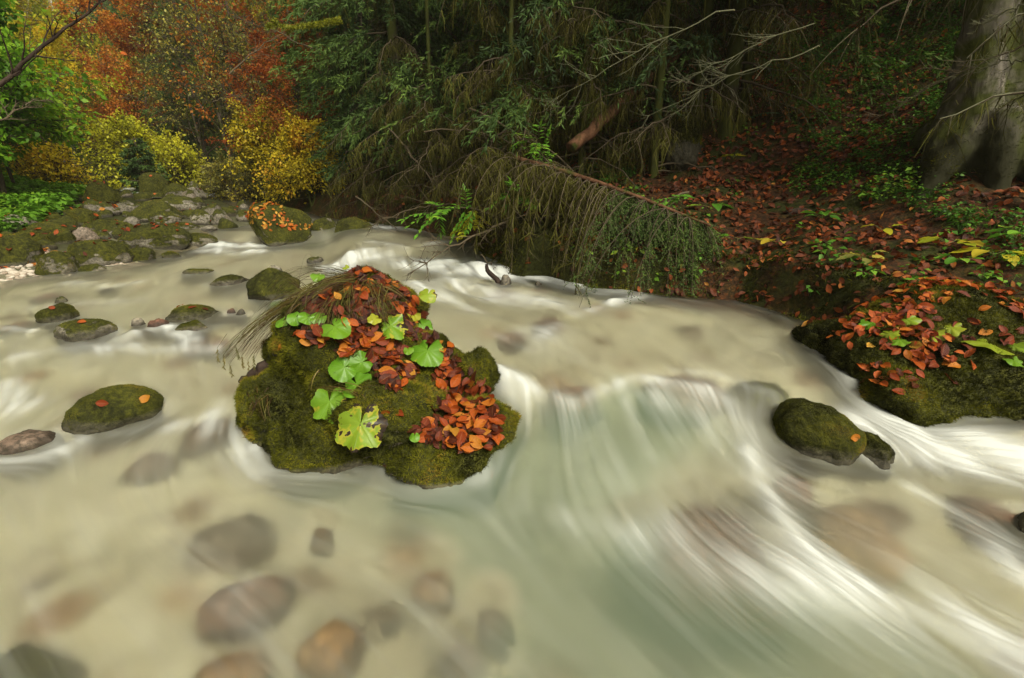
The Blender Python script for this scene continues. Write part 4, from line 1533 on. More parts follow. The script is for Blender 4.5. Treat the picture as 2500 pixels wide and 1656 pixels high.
def spruce(seed, h, Rm, nb=90, t0=.12, twigs=13, need=9, nl=.16, nw=.05, droop=.5, r0=.12, dead=0.0):
    r = np.random.default_rng(seed)
    wood, nd = MB(), MB()
    T = limb(np.array([0, 0, -.2]), np.array([r.normal() * .02, r.normal() * .02, 1.]), h + .2, 10, r, .05, .3)
    wood.tube(T, r0 * (1 - .9 * np.linspace(0, 1, 11)), 8, r=.3, wob=.1)
    for b in range(nb):
        f = t0 + (1 - t0) * (b + r.random()) / nb
        k = min(int(f * 10), 9)
        P = T[k] + (T[k + 1] - T[k]) * (f * 10 - k)
        az = r.uniform(0, 6.283)
        L = Rm * (1.04 - f) ** .8 * r.uniform(.6, 1.1) + .12
        s_ = np.linspace(0, 1, 7)
        out = np.array([math.cos(az), math.sin(az), 0])
        B_ = P + out * (L * s_)[:, None] + np.array([0, 0, 1.]) * (L * (.12 * s_ - droop * s_ ** 1.7 + .16 * s_ ** 4))[:, None]
        B_ = B_ + r.normal(size=B_.shape) * .02 * L
        wood.tube(B_, np.linspace(.022, .004, 7) * (L / Rm + .2), 4, r=.4)
        nt = max(int(twigs * (L / Rm)) + 3, 3)
        g = r.uniform(.15, 1, nt)
        kk = np.minimum((g * 6).astype(int), 5)
        P2 = B_[kk] + (B_[kk + 1] - B_[kk]) * (g * 6 - kk)[:, None]
        side = np.cross(out, [0, 0, 1.])
        sg = r.choice([-1, 1], nt)
        D2 = norm(side * (sg * r.uniform(.2, 1, nt))[:, None] + out * .7 + np.array([0, 0, -1.]) * r.uniform(.2, 1.3, nt)[:, None])
        L2 = L * .42 * r.uniform(.5, 1.1, nt) * (1.2 - g * .6)
        e = r.random((nt, need))
        Pn = P2[:, None] + D2[:, None] * (e * L2[:, None])[..., None]
        Dn = D2[:, None] + r.normal(size=(nt, need, 3)) * .45
        col = np.clip(.45 + r.normal() * .18 + r.normal(size=nt * need) * .12 + .2 * (np.repeat(g, need) - .5), 0, 1)
        nd.leaves(Pn.reshape(-1, 3), Dn.reshape(-1, 3), r.normal(size=(nt * need, 3)), nl * r.uniform(.6, 1.2, nt * need), nw, col, fold=.05)
    return wood, nd


M_bark = bark_mat("grey_brown_bark", (.035, .026, .018), (.12, .095, .065), .35)
M_mossbark = bark_mat("mossy_bark", (.03, .024, .014), (.09, .075, .045), .85)
M_reddish = bark_mat("dead_spruce_bark", (.06, .026, .012), (.16, .078, .038), .3, 14)
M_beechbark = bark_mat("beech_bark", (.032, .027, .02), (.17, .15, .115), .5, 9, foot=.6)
M_birch = bark_mat("birch_bark", (.30, .28, .22), (.62, .60, .52), 0, 5)
M_twig = leaf_mat("twig", [(0, (.035, .024, .014)), (.5, (.085, .065, .035)), (1, (.16, .13, .08))], trans=0, rough=.85)
M_orange = leaf_mat("orange_beech_crown", [(0, (.26, .065, .012)), (.35, (.52, .16, .020)), (.7, (.68, .28, .032)), (1, (.70, .42, .06))], trans=.5)
M_red = leaf_mat("red_beech_crown", [(0, (.14, .030, .010)), (.4, (.30, .065, .014)), (.75, (.46, .13, .020)), (1, (.52, .24, .04))], trans=.5)
M_yellow = leaf_mat("yellow_crown", [(0, (.28, .24, .015)), (.4, (.58, .46, .022)), (.75, (.76, .60, .030)), (1, (.76, .42, .04))], trans=.5)
M_lime = leaf_mat("lime_crown", [(0, (.13, .18, .012)), (.4, (.34, .38, .02)), (.75, (.56, .54, .03)), (1, (.66, .52, .04))], trans=.5)
M_green = leaf_mat("green_crown", [(0, (.035, .10, .010)), (.4, (.085, .24, .018)), (.75, (.17, .38, .030)), (1, (.32, .44, .04))], trans=.4)
M_limeb = leaf_mat("bright_shrub", [(0, (.26, .28, .015)), (.5, (.56, .56, .028)), (1, (.76, .70, .05))], trans=.5)
M_maple = leaf_mat("maple_crown", [(0, (.05, .13, .010)), (.4, (.15, .33, .018)), (.75, (.28, .50, .028)), (1, (.50, .55, .05))], trans=.5)
M_sparse = leaf_mat("olive_crown", [(0, (.10, .10, .025)), (.5, (.25, .24, .05)), (.85, (.44, .38, .05)), (1, (.60, .46, .05))])
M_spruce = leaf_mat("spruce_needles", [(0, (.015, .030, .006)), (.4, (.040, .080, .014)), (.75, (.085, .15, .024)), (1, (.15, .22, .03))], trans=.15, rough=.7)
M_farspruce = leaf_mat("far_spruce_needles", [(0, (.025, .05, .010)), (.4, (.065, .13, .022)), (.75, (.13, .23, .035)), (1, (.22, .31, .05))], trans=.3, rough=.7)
M_lichen = leaf_mat("hanging_lichen", [(0, (.022, .019, .005)), (.4, (.058, .054, .010)), (.75, (.115, .112, .019)), (1, (.19, .19, .042))], trans=.25, rough=.85, spec=.1)
M_pale = leaf_mat("pale_lichen_twig", [(0, (.05, .05, .022)), (.5, (.13, .13, .07)), (1, (.28, .28, .17))], trans=0, rough=.9)
M_herb = leaf_mat("herb", [(0, (.025, .070, .008)), (.45, (.075, .20, .015)), (.8, (.18, .34, .025)), (1, (.42, .42, .04))], trans=.3, rough=.55)
M_fern = leaf_mat("fern", [(0, (.03, .09, .025)), (1, (.09, .22, .06))], trans=.3)


def tree(name, wood, leafm, lm, bm, loc, label, group=None, rotz=0, scale=1, cat="tree", cname="crown"):
    root = link(name, None, None, loc)
    root.rotation_euler = (0, 0, rotz)
    root.scale = (scale,) * 3
    tag(root, label, cat, group)
    link("trunk", wood if isinstance(wood, bpy.types.Mesh) else wood.mesh("trunk", bm), root)
    if leafm is not None:
        link(cname, leafm if isinstance(leafm, bpy.types.Mesh) else leafm.mesh(cname, lm), root)
    return root


# ------------------------------------------------------------------ right bank: floor of leaves and herbs
def floor_pts(n, x0, x1, y0, y1, cond):
    X, Y = U(x0, x1, n), U(y0, y1, n)
    dR = -sdist(X, Y, RBANK)
    m = cond(X, Y, dR)
    X, Y, dR = X[m], Y[m], dR[m]
    Z = ground_z(X, Y)
    e = .05
    N = norm(np.stack([-(ground_z(X + e, Y) - Z) / e, -(ground_z(X, Y + e) - Z) / e, np.ones(len(X))], -1))
    return np.stack([X, Y, Z], -1), N


def litter(name, P, N, L, mat, tilt=.4, lift=.02):
    """many curved leaves in one drift"""
    n = len(P)
    k = rng.integers(0, len(LT), n)
    V = np.array([t_[0] for t_ in LT])[k]
    TU = np.array([t_[1] for t_ in LT])[k]
    sel = (np.array([0, 2, 4, 5, 7])[:, None] * NU_ + np.array([0, 2, 4])[None]).ravel()
    V, TU = V[:, sel], TU[:, sel]
    Z = norm(N + rng.normal(size=(n, 3)) * tilt)
    a = rng.normal(size=(n, 3))
    X = norm(a - Z * (a * Z).sum(1, keepdims=True))
    Y = np.cross(Z, X)
    L = L * U(.65, 1.25, n)
    W = P[:, None] + (V[..., 0:1] * X[:, None] + V[..., 1:2] * Y[:, None] + V[..., 2:3] * Z[:, None]) * L[:, None, None]
    W = W + (N * (U(0, 1, n)[:, None] * lift + .005))[:, None]
    q = grid_quads(5, 3)
    F = (q[None] + (np.arange(n) * 15)[:, None, None]).reshape(-1, 4)
    col = np.clip(.45 + .25 * fbm(P * 2.5, 2, 8) + rng.normal(size=n) * .22, 0, 1)
    return link(name, mesh(name, W.reshape(-1, 3), F, mat, {"r": np.repeat(col, 15), "tu": TU.reshape(-1, 3)}))


tag(litter("packed_leaves", *LITTER_ON_BOULDER, .07, M_packed, .35, .012), "darker beech leaves packed beneath the bright ones on the leafy boulder", "leaf litter", None, "stuff")
pm = lambda P: fbm(P[:, :2] * .9 if P.shape[1] > 2 else P * .9, 3, 61)
P, N = floor_pts(27000, .5, 9, 2.4, 11, lambda X, Y, d: (d > .02) & (d < 7) & (rng.random(len(X)) < np.clip(.62 + 1.2 * fbm(np.c_[X, Y] * 1.1, 3, 61), .2, 1)))
tag(litter("leaf_litter", P, N, .068, M_litter, .45, .035), "carpet of fallen brown beech leaves over the right bank and its slope", "leaf litter", None, "stuff")
P, N = floor_pts(9000, -4, 9, 5, 16, lambda X, Y, d: (d > .1) & (d < 9) & (rng.random(len(X)) < .6))
tag(litter("far_leaf_litter", P, N, .10, M_litter, .45, .03), "fallen leaves under the dark spruces on the far side of the right bank", "leaf litter", None, "stuff")
# leaves on the bank rock beyond the counted ones
Ps, Ns = tri_sample(PV, PT, 420, lambda c, N: np.clip(N[:, 2], 0, 1) * (c[:, 2] > .42) * np.clip(.5 + 2 * fbm(c * 2.2, 2, 4), 0, 1))
tag(litter("loose_leaves", Ps, Ns, .07, M_beech, .3, .02), "smaller leaves scattered over the bank rock between the larger ones", "leaf litter", None, "stuff")
# leaves lodged among the stones of the rock bar
X, Y = U(-15, -3.5, 9000), U(5.2, 15, 9000)
m = (sdist(X, Y, LBANK) > .05) & (sdist(X, Y, LBANK) < 5) & (fbm(np.c_[X, Y] * 1.2, 2, 5) > -.15)
Ps, Ns = [], []
for x_, y_ in zip(X[m][:3200], Y[m][:3200]):
    q, n_ = down(x_, y_, 4)
    g = gz(x_, y_) if rng.random() < .0 else None
    if q is not None and n_[2] > .5 and rng.random() < .55:
        Ps.append(q), Ns.append(n_)
Zg = ground_z(X[m], Y[m])
for x_, y_, z_ in zip(X[m][3200:], Y[m][3200:], Zg[3200:]):
    Ps.append(np.array([x_, y_, z_])), Ns.append(np.array([0, 0, 1.]))
tag(litter("bar_leaf_litter", np.array(Ps), np.array(Ns), .085, M_beech, .4, .02), "red and orange leaves lodged between the stones of the rock bar", "leaf litter", None, "stuff")
mb_ = [s for s in SURF if s[2].get("label", "").startswith("large block of rock")][0]
Ps, Ns = tri_sample(mb_[0], mb_[1], 210, lambda c, N: np.clip(N[:, 2] + .35, 0, 1) * (c[:, 2] > .6) * (fbm(c * 2.5, 2, 6) > -.1))
tag(litter("boulder_leaf_litter", Ps, Ns, .075, M_beech, .4, .02), "orange leaves sprinkled on top of the large yellow-mossed block", "leaf litter", None, "stuff")
# gravel spit at the left edge
X, Y = U(-8.6, -5.3, 9000), U(4.6, 7.0, 9000)
d = sdist(X, Y, LBANK)
m = (d > -.15) & (d < 1.7)
X, Y = X[m], Y[m]
Z = ground_z(X, Y)
V0, F0 = ICO[2]
n = min(len(X), 2600)
sc = U(.012, .05, n)[:, None, None] * np.array([1, .8, .55])[None, None] * U(.7, 1.3, (n, 1, 3))
W = V0[None] * sc + np.stack([X[:n], Y[:n], Z[:n]], -1)[:, None]
t = NT("pale_gravel")
p = t.n("BsdfPrincipled")
t.set(p, "Base Color", t.ramp(t.attr("r").outputs["Fac"], [(0, (.22, .16, .11)), (.5, (.38, .32, .24)), (1, (.52, .47, .38))]))
t.set(p, "Roughness", .8)
M_gravel = t.surf(p)
tag(link("gravel", mesh("gravel", W.reshape(-1, 3), (F0[None] + (np.arange(n) * len(V0))[:, None, None]).reshape(-1, 3), M_gravel, {"r": np.repeat(U(0, 1, n), len(V0))})), "pale gravel spit along the left shore below the rock bar", "gravel", None, "stuff")
Ps = np.stack([X, Y, Z], -1)[(sdist(X, Y, LBANK) > .35) & (fbm(np.c_[X, Y] * 1.5, 2, 3) > -.25)][:700]
tag(litter("shore_leaf_litter", Ps, np.tile([0, 0, 1.], (len(Ps), 1)), .09, M_beech, .4, .03), "rusty leaves washed up on the gravel at the left edge", "leaf litter", None, "stuff")


def herbs(name, P, N, nleaf_, size, h, mat, label, seed):
    n = len(P)
    mb = MB()
    k = nleaf_
    az = U(0, 6.283, (n, k))
    rad = U(.2, 1, (n, k)) * h * .8
    hh = U(.3, 1.1, (n, k)) * h
    Q_ = P[:, None] + np.stack([np.cos(az) * rad, np.sin(az) * rad, hh], -1)
    D = np.stack([np.cos(az), np.sin(az), U(-.6, .1, (n, k))], -1)
    Nn = np.array([0, 0, 1.]) + rng.normal(size=(n, k, 3)) * .35
    col = np.clip(.45 + .35 * fbm(P * 1.5, 2, seed)[:, None] + rng.normal(size=(n, k)) * .15, 0, 1)
    L = size * U(.6, 1.3, (n, k))
    mb.leaves(Q_.reshape(-1, 3), D.reshape(-1, 3), Nn.reshape(-1, 3), L.ravel(), L.ravel() * .65, col.ravel())
    mb.strips(np.stack([np.repeat(P[:, None], k, 1).reshape(-1, 3), Q_.reshape(-1, 3)], 1), .003, .3)
    return tag(mb.build(name, mat), label, "undergrowth", None, "stuff")


P, N = floor_pts(3000, .5, 9, 2.6, 11, lambda X, Y, d: (d > .05) & (d < 6.5) & (rng.random(len(X)) < np.clip(.30 - 1.3 * fbm(np.c_[X, Y] * .8, 3, 61), .03, 1)))
herbs("undergrowth", P, N, 7, .055, .09, M_herb, "low green herbs growing through the leaves of the right bank", 3)
P, N = floor_pts(7500, 1, 9, 3.2, 11, lambda X, Y, d: (d > .3) & (d < 7.5) & (fbm(np.c_[X, Y] * .7, 3, 62) > -.02))
herbs("small_undergrowth", P, N, 14, .036, .10, M_herb, "fine leafy moss and seedlings on the right bank", 4)


def moss_bank():
    # shaggy moss that hangs from the undercut edge of the right bank
    X, Y = U(-3.2, 3.4, 260000), U(3.0, 10, 260000)
    d = -sdist(X, Y, RBANK)
    m = (d > -.02) & (d < .32) & (fbm(np.c_[X, Y] * 3, 2, 9) > -.25)
    X, Y, d = X[m], Y[m], d[m]
    Z = ground_z(X, Y)
    P = np.stack([X, Y, Z + .01], -1)
    print('moss', len(X))
    g = np.stack([np.full(len(X), -.55), np.full(len(X), -.75), np.full(len(X), .0)], -1)
    edge = sstep(.22, .02, d)
    D = norm(g * (.3 + edge)[:, None] + np.array([0, 0, .6]) * (1 - edge)[:, None] - np.array([0, 0, .9]) * edge[:, None] + rng.normal(size=P.shape) * .45)
    mb = MB()
    L = U(.02, .05, len(X)) + .10 * edge * np.clip(fbm(P * 4, 2, 19), 0, 1) * 1.6
    mb.blades(P, P + D * L[:, None], .009, np.clip(.30 + .5 * fbm(P * 3.5, 3, 8) + rng.normal(size=len(X)) * .12, 0, 1))
    tag(mb.build("bank_moss", M_moss), "shaggy moss draped over the undercut edge of the right bank", "moss", None, "stuff")


moss_bank()


def fern(px, py, n, L, label, az0, fanw=2.2):
    P = on_ground(px, py)
    root = tag(link("fern", None, None, P), label, "fern")
    for k in range(n):
        az = az0 + (k - (n - 1) / 2) * fanw / max(n, 1)
        s_ = np.linspace(0, 1, 16)
        out = np.array([math.cos(az), math.sin(az), 0])
        B_ = out * (L * s_)[:, None] + np.array([0, 0, 1.]) * (L * (.75 * s_ - .65 * s_ ** 2))[:, None]
        mb = MB()
        mb.tube(B_, np.linspace(.004, .0015, 16), 4, r=.2)
        sd = np.cross(out, [0, 0, 1.])
        for sg in (-1, 1):
            w = np.sin(math.pi * np.clip(s_ * .92 + .06, 0, 1)) * L * .22
            mb.leaves(B_, np.tile(sd * sg + out * .35 - np.array([0, 0, .25]), (16, 1)), np.tile([0, 0, 1.], (16, 1)), w, w * .32, .5)
        mb.build("frond", M_fern, root)
    return root


fern(1812, 300, 5, .55, "fern with long arching fronds at the foot of the thin right-slope trunks", .6)
fern(1930, 170, 6, .52, "bluish fern high on the leafy slope left of the thin bent trunk", 1.2, 3)
fern(2010, 145, 4, .55, "fern with a frond reaching right, uppermost on the leafy slope", .1, 1.5)


def plantlet(px, py, nl, size, mat, h, label, cat="plant", name="seedling", up=.2, fan=6.283, az0=0., P=None, aspect=.55):
    P = on_ground(px, py) if P is None else P
    root = tag(link(name, None, None, P), label, cat)
    mb, st = MB(), MB()
    for k in range(nl):
        az = az0 + fan * (k + U(-.2, .2)) / nl
        hh = h * U(.7, 1.1)
        tip = np.array([math.cos(az), math.sin(az), 0]) * size * .5 + np.array([0, 0, hh])
        st.tube(np.array([[0, 0, -.01], [0, 0, hh * .6], tip]), .002, 4)
        L = size * U(.8, 1.2)
        V_, T_ = LT[rng.integers(len(LT))]
        d_ = norm(np.array([math.cos(az), math.sin(az), U(-.5, up)]))
        sd_ = norm(np.cross(np.array([0, 0, 1.]), d_))
        V_ = (V_[:, :1] + .5) * d_ + V_[:, 1:2] * sd_ * aspect / .5 + V_[:, 2:] * np.cross(d_, sd_)
        mb.add(tip + V_ * L, LQ, r=U(.35, .95))
    mb.build("foliage", mat, root)
    st.build("stem", M_stalk, root)
    return root


for a in [(2005, 545, 6, .13, M_green, .10, "bright green five-leaved seedling in the middle of the right bank"),
          (1895, 600, 5, .12, M_ylw, .05, "pale yellow star-shaped fallen leaf cluster near the spruce tip"),
          (2105, 640, 6, .13, M_sparse, .06, "withered tan and yellow leaf cluster above the bank rock"),
          (2330, 650, 7, .10, M_green, .07, "small dark green rosette above the bank rock's middle"),
          (2310, 610, 4, .14, M_lime, .08, "yellow-green leaf spray on the upper right bank"),
          (2420, 640, 7, .16, M_lime, .10, "yellowing ash seedling at the right edge of the bank"),
          (2470, 615, 8, .13, M_green, .16, "green pinnate seedling cut by the right edge of the picture"),
          (1800, 590, 2, .14, M_green, .05, "single round green leaf beside the hanging spruce tip"),
          (2250, 700, 6, .10, M_green, .06, "green seedling just behind the bank rock"),
          (1735, 515, 4, .18, M_green, .08, "big dark green lobed leaf plant below the mossy hummock"),
          (1790, 390, 5, .12, M_lime, .06, "yellow-green plant on the slope right of the mossy hummock"),
          (2150, 575, 3, .13, M_lime, .08, "lime seedling left of the dark hollow under the beech")]:
    plantlet(*a)
for px, py, w_, ye, dm, lab in [(2415, 840, 100, .55, .1, "large pale yellow-green maple leaf at the right end of the bank rock"), (2475, 845, 44, .3, .0, "small bright green lobed leaf right of the large pale maple leaf"), (2475, 880, 40, .1, .0, "little green leaf hanging below the large pale maple leaf"), (2130, 790, 55, .0, .0, "fresh green lobed leaf on the left crown of the bank rock"), (2170, 815, 40, .5, .1, "drooping yellow-green lobed leaf in the middle of the bank rock"), (2195, 830, 44, .1, .0, "green lobed leaf below the drooping yellow-green one"), (2270, 815, 56, .6, .1, "yellow-green maple leaf near the middle top of the bank rock"), (2320, 800, 50, .65, .2, "yellowish star-like maple leaf left of the largest pale one"), (2215, 780, 48, .35, .1, "mottled green maple leaf on the back of the bank rock"), (2365, 690, 46, .05, .0, "dark green round leaf behind the bank rock")]:
    P, N = hit(px, py)
    if P is None:
        P, N = on_ground(px, py), np.array([0, 0, 1.])
    butterbur(px, py, w_, ye, dm, lab, .24, "maple_leaf", .025, "leaf", .35, P, N)

# the mossy hummock on the slope
P = on_ground(1665, 400)
V, F = rock_shape(71, 5)
V = V * np.array([.30, .28, .42])
o = tag(link("stump", mesh("stump", V, F, M_rock), None, P + np.array([0, .1, .22])), "rounded stump completely wrapped in dark moss behind the fallen spruce", "stump")
o.color = (1.2, .1, 0, 1)
moss_fuzz(V, F, 9000, .02, o, 8, thr=-.4)

# ------------------------------------------------------------------ the big beech at the right
def tubes_union(tubes, vox, smooth, disp, seed):
    mb = MB()
    for P, R in tubes:
        P, R = np.array(P, float), np.array(R, float)
        k = np.linspace(0, len(P) - 1, 14)
        Pi = np.stack([np.interp(k, np.arange(len(P)), P[:, i]) for i in range(3)], -1)
        Ri = np.interp(k, np.arange(len(P)), R)
        Pi = np.vstack([Pi[0] - (Pi[1] - Pi[0]) * .15, Pi, Pi[-1] + (Pi[-1] - Pi[-2]) * .15])
        Ri = np.concatenate([[.004], Ri, [.004]])
        mb.tube(Pi, Ri, 18)
    me = mb.mesh("tmp", None)
    o = link("tmp", me)
    md = o.modifiers.new("r", "REMESH")
    md.mode = "VOXEL"
    md.voxel_size = vox
    ev = o.evaluated_get(bpy.context.evaluated_depsgraph_get())
    m2 = bpy.data.meshes.new_from_object(ev)
    m2.calc_loop_triangles()
    V = np.zeros(len(m2.vertices) * 3, np.float32)
    m2.vertices.foreach_get("co", V)
    V = V.reshape(-1, 3).astype(float)
    T = np.zeros(len(m2.loop_triangles) * 3, np.int32)
    m2.loop_triangles.foreach_get("vertices", T)
    T = T.reshape(-1, 3)
    bpy.data.objects.remove(o)
    E = np.concatenate([T[:, [0, 1]], T[:, [1, 2]], T[:, [2, 0]]])
    for it in range(smooth):
        S, c = np.zeros_like(V), np.zeros(len(V))
        np.add.at(S, E[:, 0], V[E[:, 1]])
        np.add.at(c, E[:, 0], 1)
        V = V * .4 + .6 * S / np.maximum(c, 1)[:, None]
    A = np.cross(V[T[:, 1]] - V[T[:, 0]], V[T[:, 2]] - V[T[:, 0]])
    N = np.zeros_like(V)
    for k in range(3):
        np.add.at(N, T[:, k], A)
    N = norm(N)
    V = V + N * (disp * fbm(V * np.array([5, 5, 2.2]) + seed, 4, seed) + disp * .4 * fbm(V * np.array([16, 16, 9]), 3, seed))[:, None]
    return V, T


b0 = np.array([4.20, 4.72, 1.40])
TT = [([(-.02, 0, .0), (-.10, 0, .5), (-.16, .0, 1.0), (-.20, .02, 2.2), (-.15, .05, 5.5), (-.1, .1, 9)], [.26, .21, .18, .165, .14, .08]),
      ([(.22, .05, -.05), (.20, .08, .5), (.22, .1, 1.1), (.24, .12, 2.4), (.30, .2, 5.5), (.4, .3, 9)], [.28, .25, .23, .21, .17, .08]),
      ([(-.10, -.05, .45), (-.30, -.12, .18), (-.48, -.20, -.04), (-.66, -.30, -.26)], [.17, .13, .09, .05]),
      ([(-.02, -.18, .55), (-.02, -.30, .18), (-.02, -.34, -.12), (.02, -.36, -.34)], [.14, .12, .10, .06]),
      ([(.18, -.20, .50), (.22, -.38, .10), (.34, -.48, -.16), (.60, -.60, -.24)], [.18, .14, .11, .07]),
      ([(.40, -.05, .40), (.62, -.22, .12), (.86, -.34, -.05), (1.2, -.42, -.15)], [.19, .15, .11, .06]),
      ([(-.20, .05, .7), (-.30, .02, .4), (-.36, -.02, .1), (-.5, .0, -.25)], [.12, .12, .10, .07]),
      ([(.0, .3, .4), (.1, .7, .35), (.2, 1.2, .5)], [.24, .18, .1])]
V, T = tubes_union(TT, .022, 5, .03, 7)
bt = tag(link("beech_tree", None, None, b0), "massive twin-stemmed beech with pale bark and spreading roots above the dark hollow", "tree")
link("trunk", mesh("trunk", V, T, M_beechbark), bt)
moss_fuzz(V, T, 30000, .022, bt, 6, thr=-.5 if 0 else .0, name="root_moss") if 0 else None
moss_fuzz(V, T, 26000, .02, bt, 2, thr=.18)
# its crown, high above the stream bank
r = np.random.default_rng(5)
mbw, tips = MB(), []
for k in range(26):
    z = r.uniform(3.6, 9)
    az = r.uniform(0, 6.28)
    Bp = limb(np.array([.1, .1, z]), np.array([math.cos(az), math.sin(az), .35]), r.uniform(1.6, 4.0), 7, r, .35, .1)
    mbw.tube(Bp, np.linspace(.07, .02, 8), 6)
    for q in range(7):
        kk = r.integers(2, 7)
        Q_ = limb(Bp[kk], norm(Bp[kk] - Bp[kk - 1] + perp(np.array([0, 0, 1.]), r)), r.uniform(.6, 1.4), 5, r, .4)
        mbw.tube(Q_, np.linspace(.02, .006, 6), 4)
        tips.append(Q_)
mbw.build("limbs", M_bark, bt)
crown(tips, 16000, .10, 3, jit=.16).build("crown", M_orange, bt)

# ------------------------------------------------------------------ mossy, lichen-hung spruces along the right bank
def dead_spruce(loc, h, r0, nb, z0, z1, Lm, seed, label, az=(0, 6.283), strands=7, live=0, slen=(.08, .40), name="spruce_tree", group=None, dens=24, bark=None, lean=(0, 0), pale=0.0, liveR=2.2):
    r = np.random.default_rng(seed)
    wood, lich, palem = MB(), MB(), MB()
    T = limb(np.array([0, 0, -.25]), np.array([lean[0], lean[1], 1.]), h + .25, 10, r, .04, .0)
    wood.tube(T, r0 * (1 - .75 * np.linspace(0, 1, 11)), 9, r=.3, wob=.12)
    br = MB()
    for b in range(nb):
        f = (z0 + (z1 - z0) * (b + r.random()) / nb) / h
        k = min(max(int(f * 10), 0), 9)
        P = T[k] + (T[k + 1] - T[k]) * (f * 10 - k)
        a = r.uniform(*az)
        L = Lm * r.uniform(.45, 1.1)
        s_ = np.linspace(0, 1, 9)
        out = np.array([math.cos(a), math.sin(a), 0])
        B_ = P + out * (L * s_)[:, None] + np.array([0, 0, 1.]) * (L * (r.uniform(-.05, .2) * s_ - r.uniform(.25, .6) * s_ ** 2))[:, None] + r.normal(size=(9, 3)) * .015 * L
        br.tube(B_, np.linspace(.014, .003, 9) * (L / 1.2 + .2), 4, r=r.uniform(.2, .6))
        nt = int(dens * L)
        g = r.uniform(.12, 1, nt)
        kk = np.minimum((g * 8).astype(int), 7)
        P2 = B_[kk] + (B_[kk + 1] - B_[kk]) * (g * 8 - kk)[:, None]
        side = np.cross(out, [0, 0, 1.])
        D2 = norm(side * r.normal(size=nt)[:, None] * .9 + out * .55 + np.array([0, 0, -1.]) * r.uniform(.1, 1.2, nt)[:, None])
        L2 = r.uniform(.12, .5, nt) * min(L, 1.3) * .7
        s5 = np.linspace(0, 1, 5)
        Tw = P2[:, None] + D2[:, None] * (L2[:, None] * s5)[..., None] + np.array([0, 0, -1.]) * (L2[:, None] * .35 * s5 ** 2)[..., None]
        br.strips(Tw, .006, np.clip(r.normal(.45, .2, nt), 0, 1))
        # lichen and moss strands on the twigs
        e = r.random((nt, strands))
        Ps = P2[:, None] + D2[:, None] * (e * L2[:, None])[..., None] + np.array([0, 0, -1.]) * (L2[:, None] * .35 * e ** 2)[..., None]
        Ps = Ps.reshape(-1, 3)
        n_ = len(Ps)
        Ls = r.uniform(*slen, n_) * r.uniform(.3, 1, n_)
        Ds = norm(np.array([0, 0, -1.]) + r.normal(size=(n_, 3)) * .28)
        Pe = Ps[:, None] + Ds[:, None] * (Ls[:, None] * np.linspace(0, 1, 3))[..., None]
        Pe[:, 1] += r.normal(size=(n_, 3)) * .012
        lich.strips(Pe, .008, np.clip(.45 + r.normal() * .15 + r.normal(size=n_) * .2, 0, 1))
        if r.random() < pale:
            palem.strips(Tw[:nt // 2] + .003, .010, np.clip(r.normal(.6, .25, nt // 2), 0, 1))
            palem.tube(B_ + .002, np.linspace(.012, .005, 9), 4, r=.7)
    root = tag(link(name, None, None, loc), label, "tree", group)
    wood.build("trunk", bark or M_mossbark, root)
    br.build("dead_branches", M_twig, root)
    lich.build("hanging_lichen", M_lichen, root)
    if palem.n:
        palem.build("lichened_twigs", M_pale, root)
    if live:
        w2, nd = spruce(seed + 1, h * 1.0, liveR, int(live * 1.4), .16, 14, 20, .11, .017, .55, .02)
        nd.build("crown", M_spruce, root)
    return root


def gp(px, Y):                        # spot on the ground at a given distance
    P = at_y(px, PCY, Y)
    return np.array([P[0], Y, gz(P[0], Y)])


dead_spruce(on_ground(1140, 330), 9, .13, 34, .5, 6, 1.5, 1, "straight bare spruce trunk standing behind the fallen spruce, left of the slim stems", live=60, bark=M_bark)
dead_spruce(gp(1310, 7.6), 8, .09, 46, .2, 5.5, 1.5, 2, "spruce hung with olive lichen right behind the fallen spruce's root end", live=50)
dead_spruce(on_ground(1514, 345), 8, .12, 46, .3, 5, 1.6, 3, "lichen-hung spruce with a broken leaning log at its foot", live=60)
dead_spruce(gp(1640, 7.2), 8, .08, 46, .4, 5.2, 1.7, 4, "spruce with pale lichened twigs in front of the leafy slope", live=50, pale=.6)
dead_spruce(on_ground(1770, 330), 7, .10, 20, .9, 5, 1.3, 5, "slim mossy trunk standing with a thinner twin on the leafy slope", live=40, pale=.4)
dead_spruce(on_ground(1805, 318), 7, .07, 14, 1.2, 5, 1.1, 6, "thinner twin of the slim mossy trunk on the leafy slope", pale=.3)
dead_spruce(gp(1010, 10.2), 10, .12, 44, .2, 6, 1.6, 7, "dense drooping spruce with dark bare skirts above the bend of the stream", live=90)
dead_spruce(gp(1230, 9.2), 9, .10, 40, .3, 6, 1.5, 8, "dusky lichen-grown spruce behind the slim grey stems", live=60)
dead_spruce(gp(1420, 9.0), 9, .12, 44, .3, 6, 1.7, 9, "dusky spruce on the slope behind the broken leaning log", live=60)
dead_spruce(gp(1560, 6.6), 6, .06, 34, .1, 2.6, 1.1, 10, "low thicket-like young spruce, dead and brown, over the leafy bank", strands=8)
dead_spruce(gp(1400, 6.9), 5, .05, 34, .05, 2.4, 1.0, 17, "brown dead young spruce standing right above the fallen spruce", strands=8)
dead_spruce(gp(1250, 7.3), 5, .05, 34, .05, 2.2, 1.1, 18, "dead young spruce leaning over the water beyond the fallen trunk", strands=8)
dead_spruce(gp(1080, 8.9), 5, .05, 34, .05, 2.0, 1.2, 19, "brush of dead brown spruce twigs over the far bend", strands=8)
dead_spruce(gp(950, 10.6), 3, .04, 26, .05, 1.2, 1.1, 20, "dead twiggy spruce at the water beside the yellow tree", strands=7)
dead_spruce(gp(2440, 3.9), 7, .06, 16, 1.0, 3.6, 1.7, 11, "thin spruce beside the beech reaching lichened twigs across its trunk", az=(2.4, 4.4), pale=.8, strands=4)
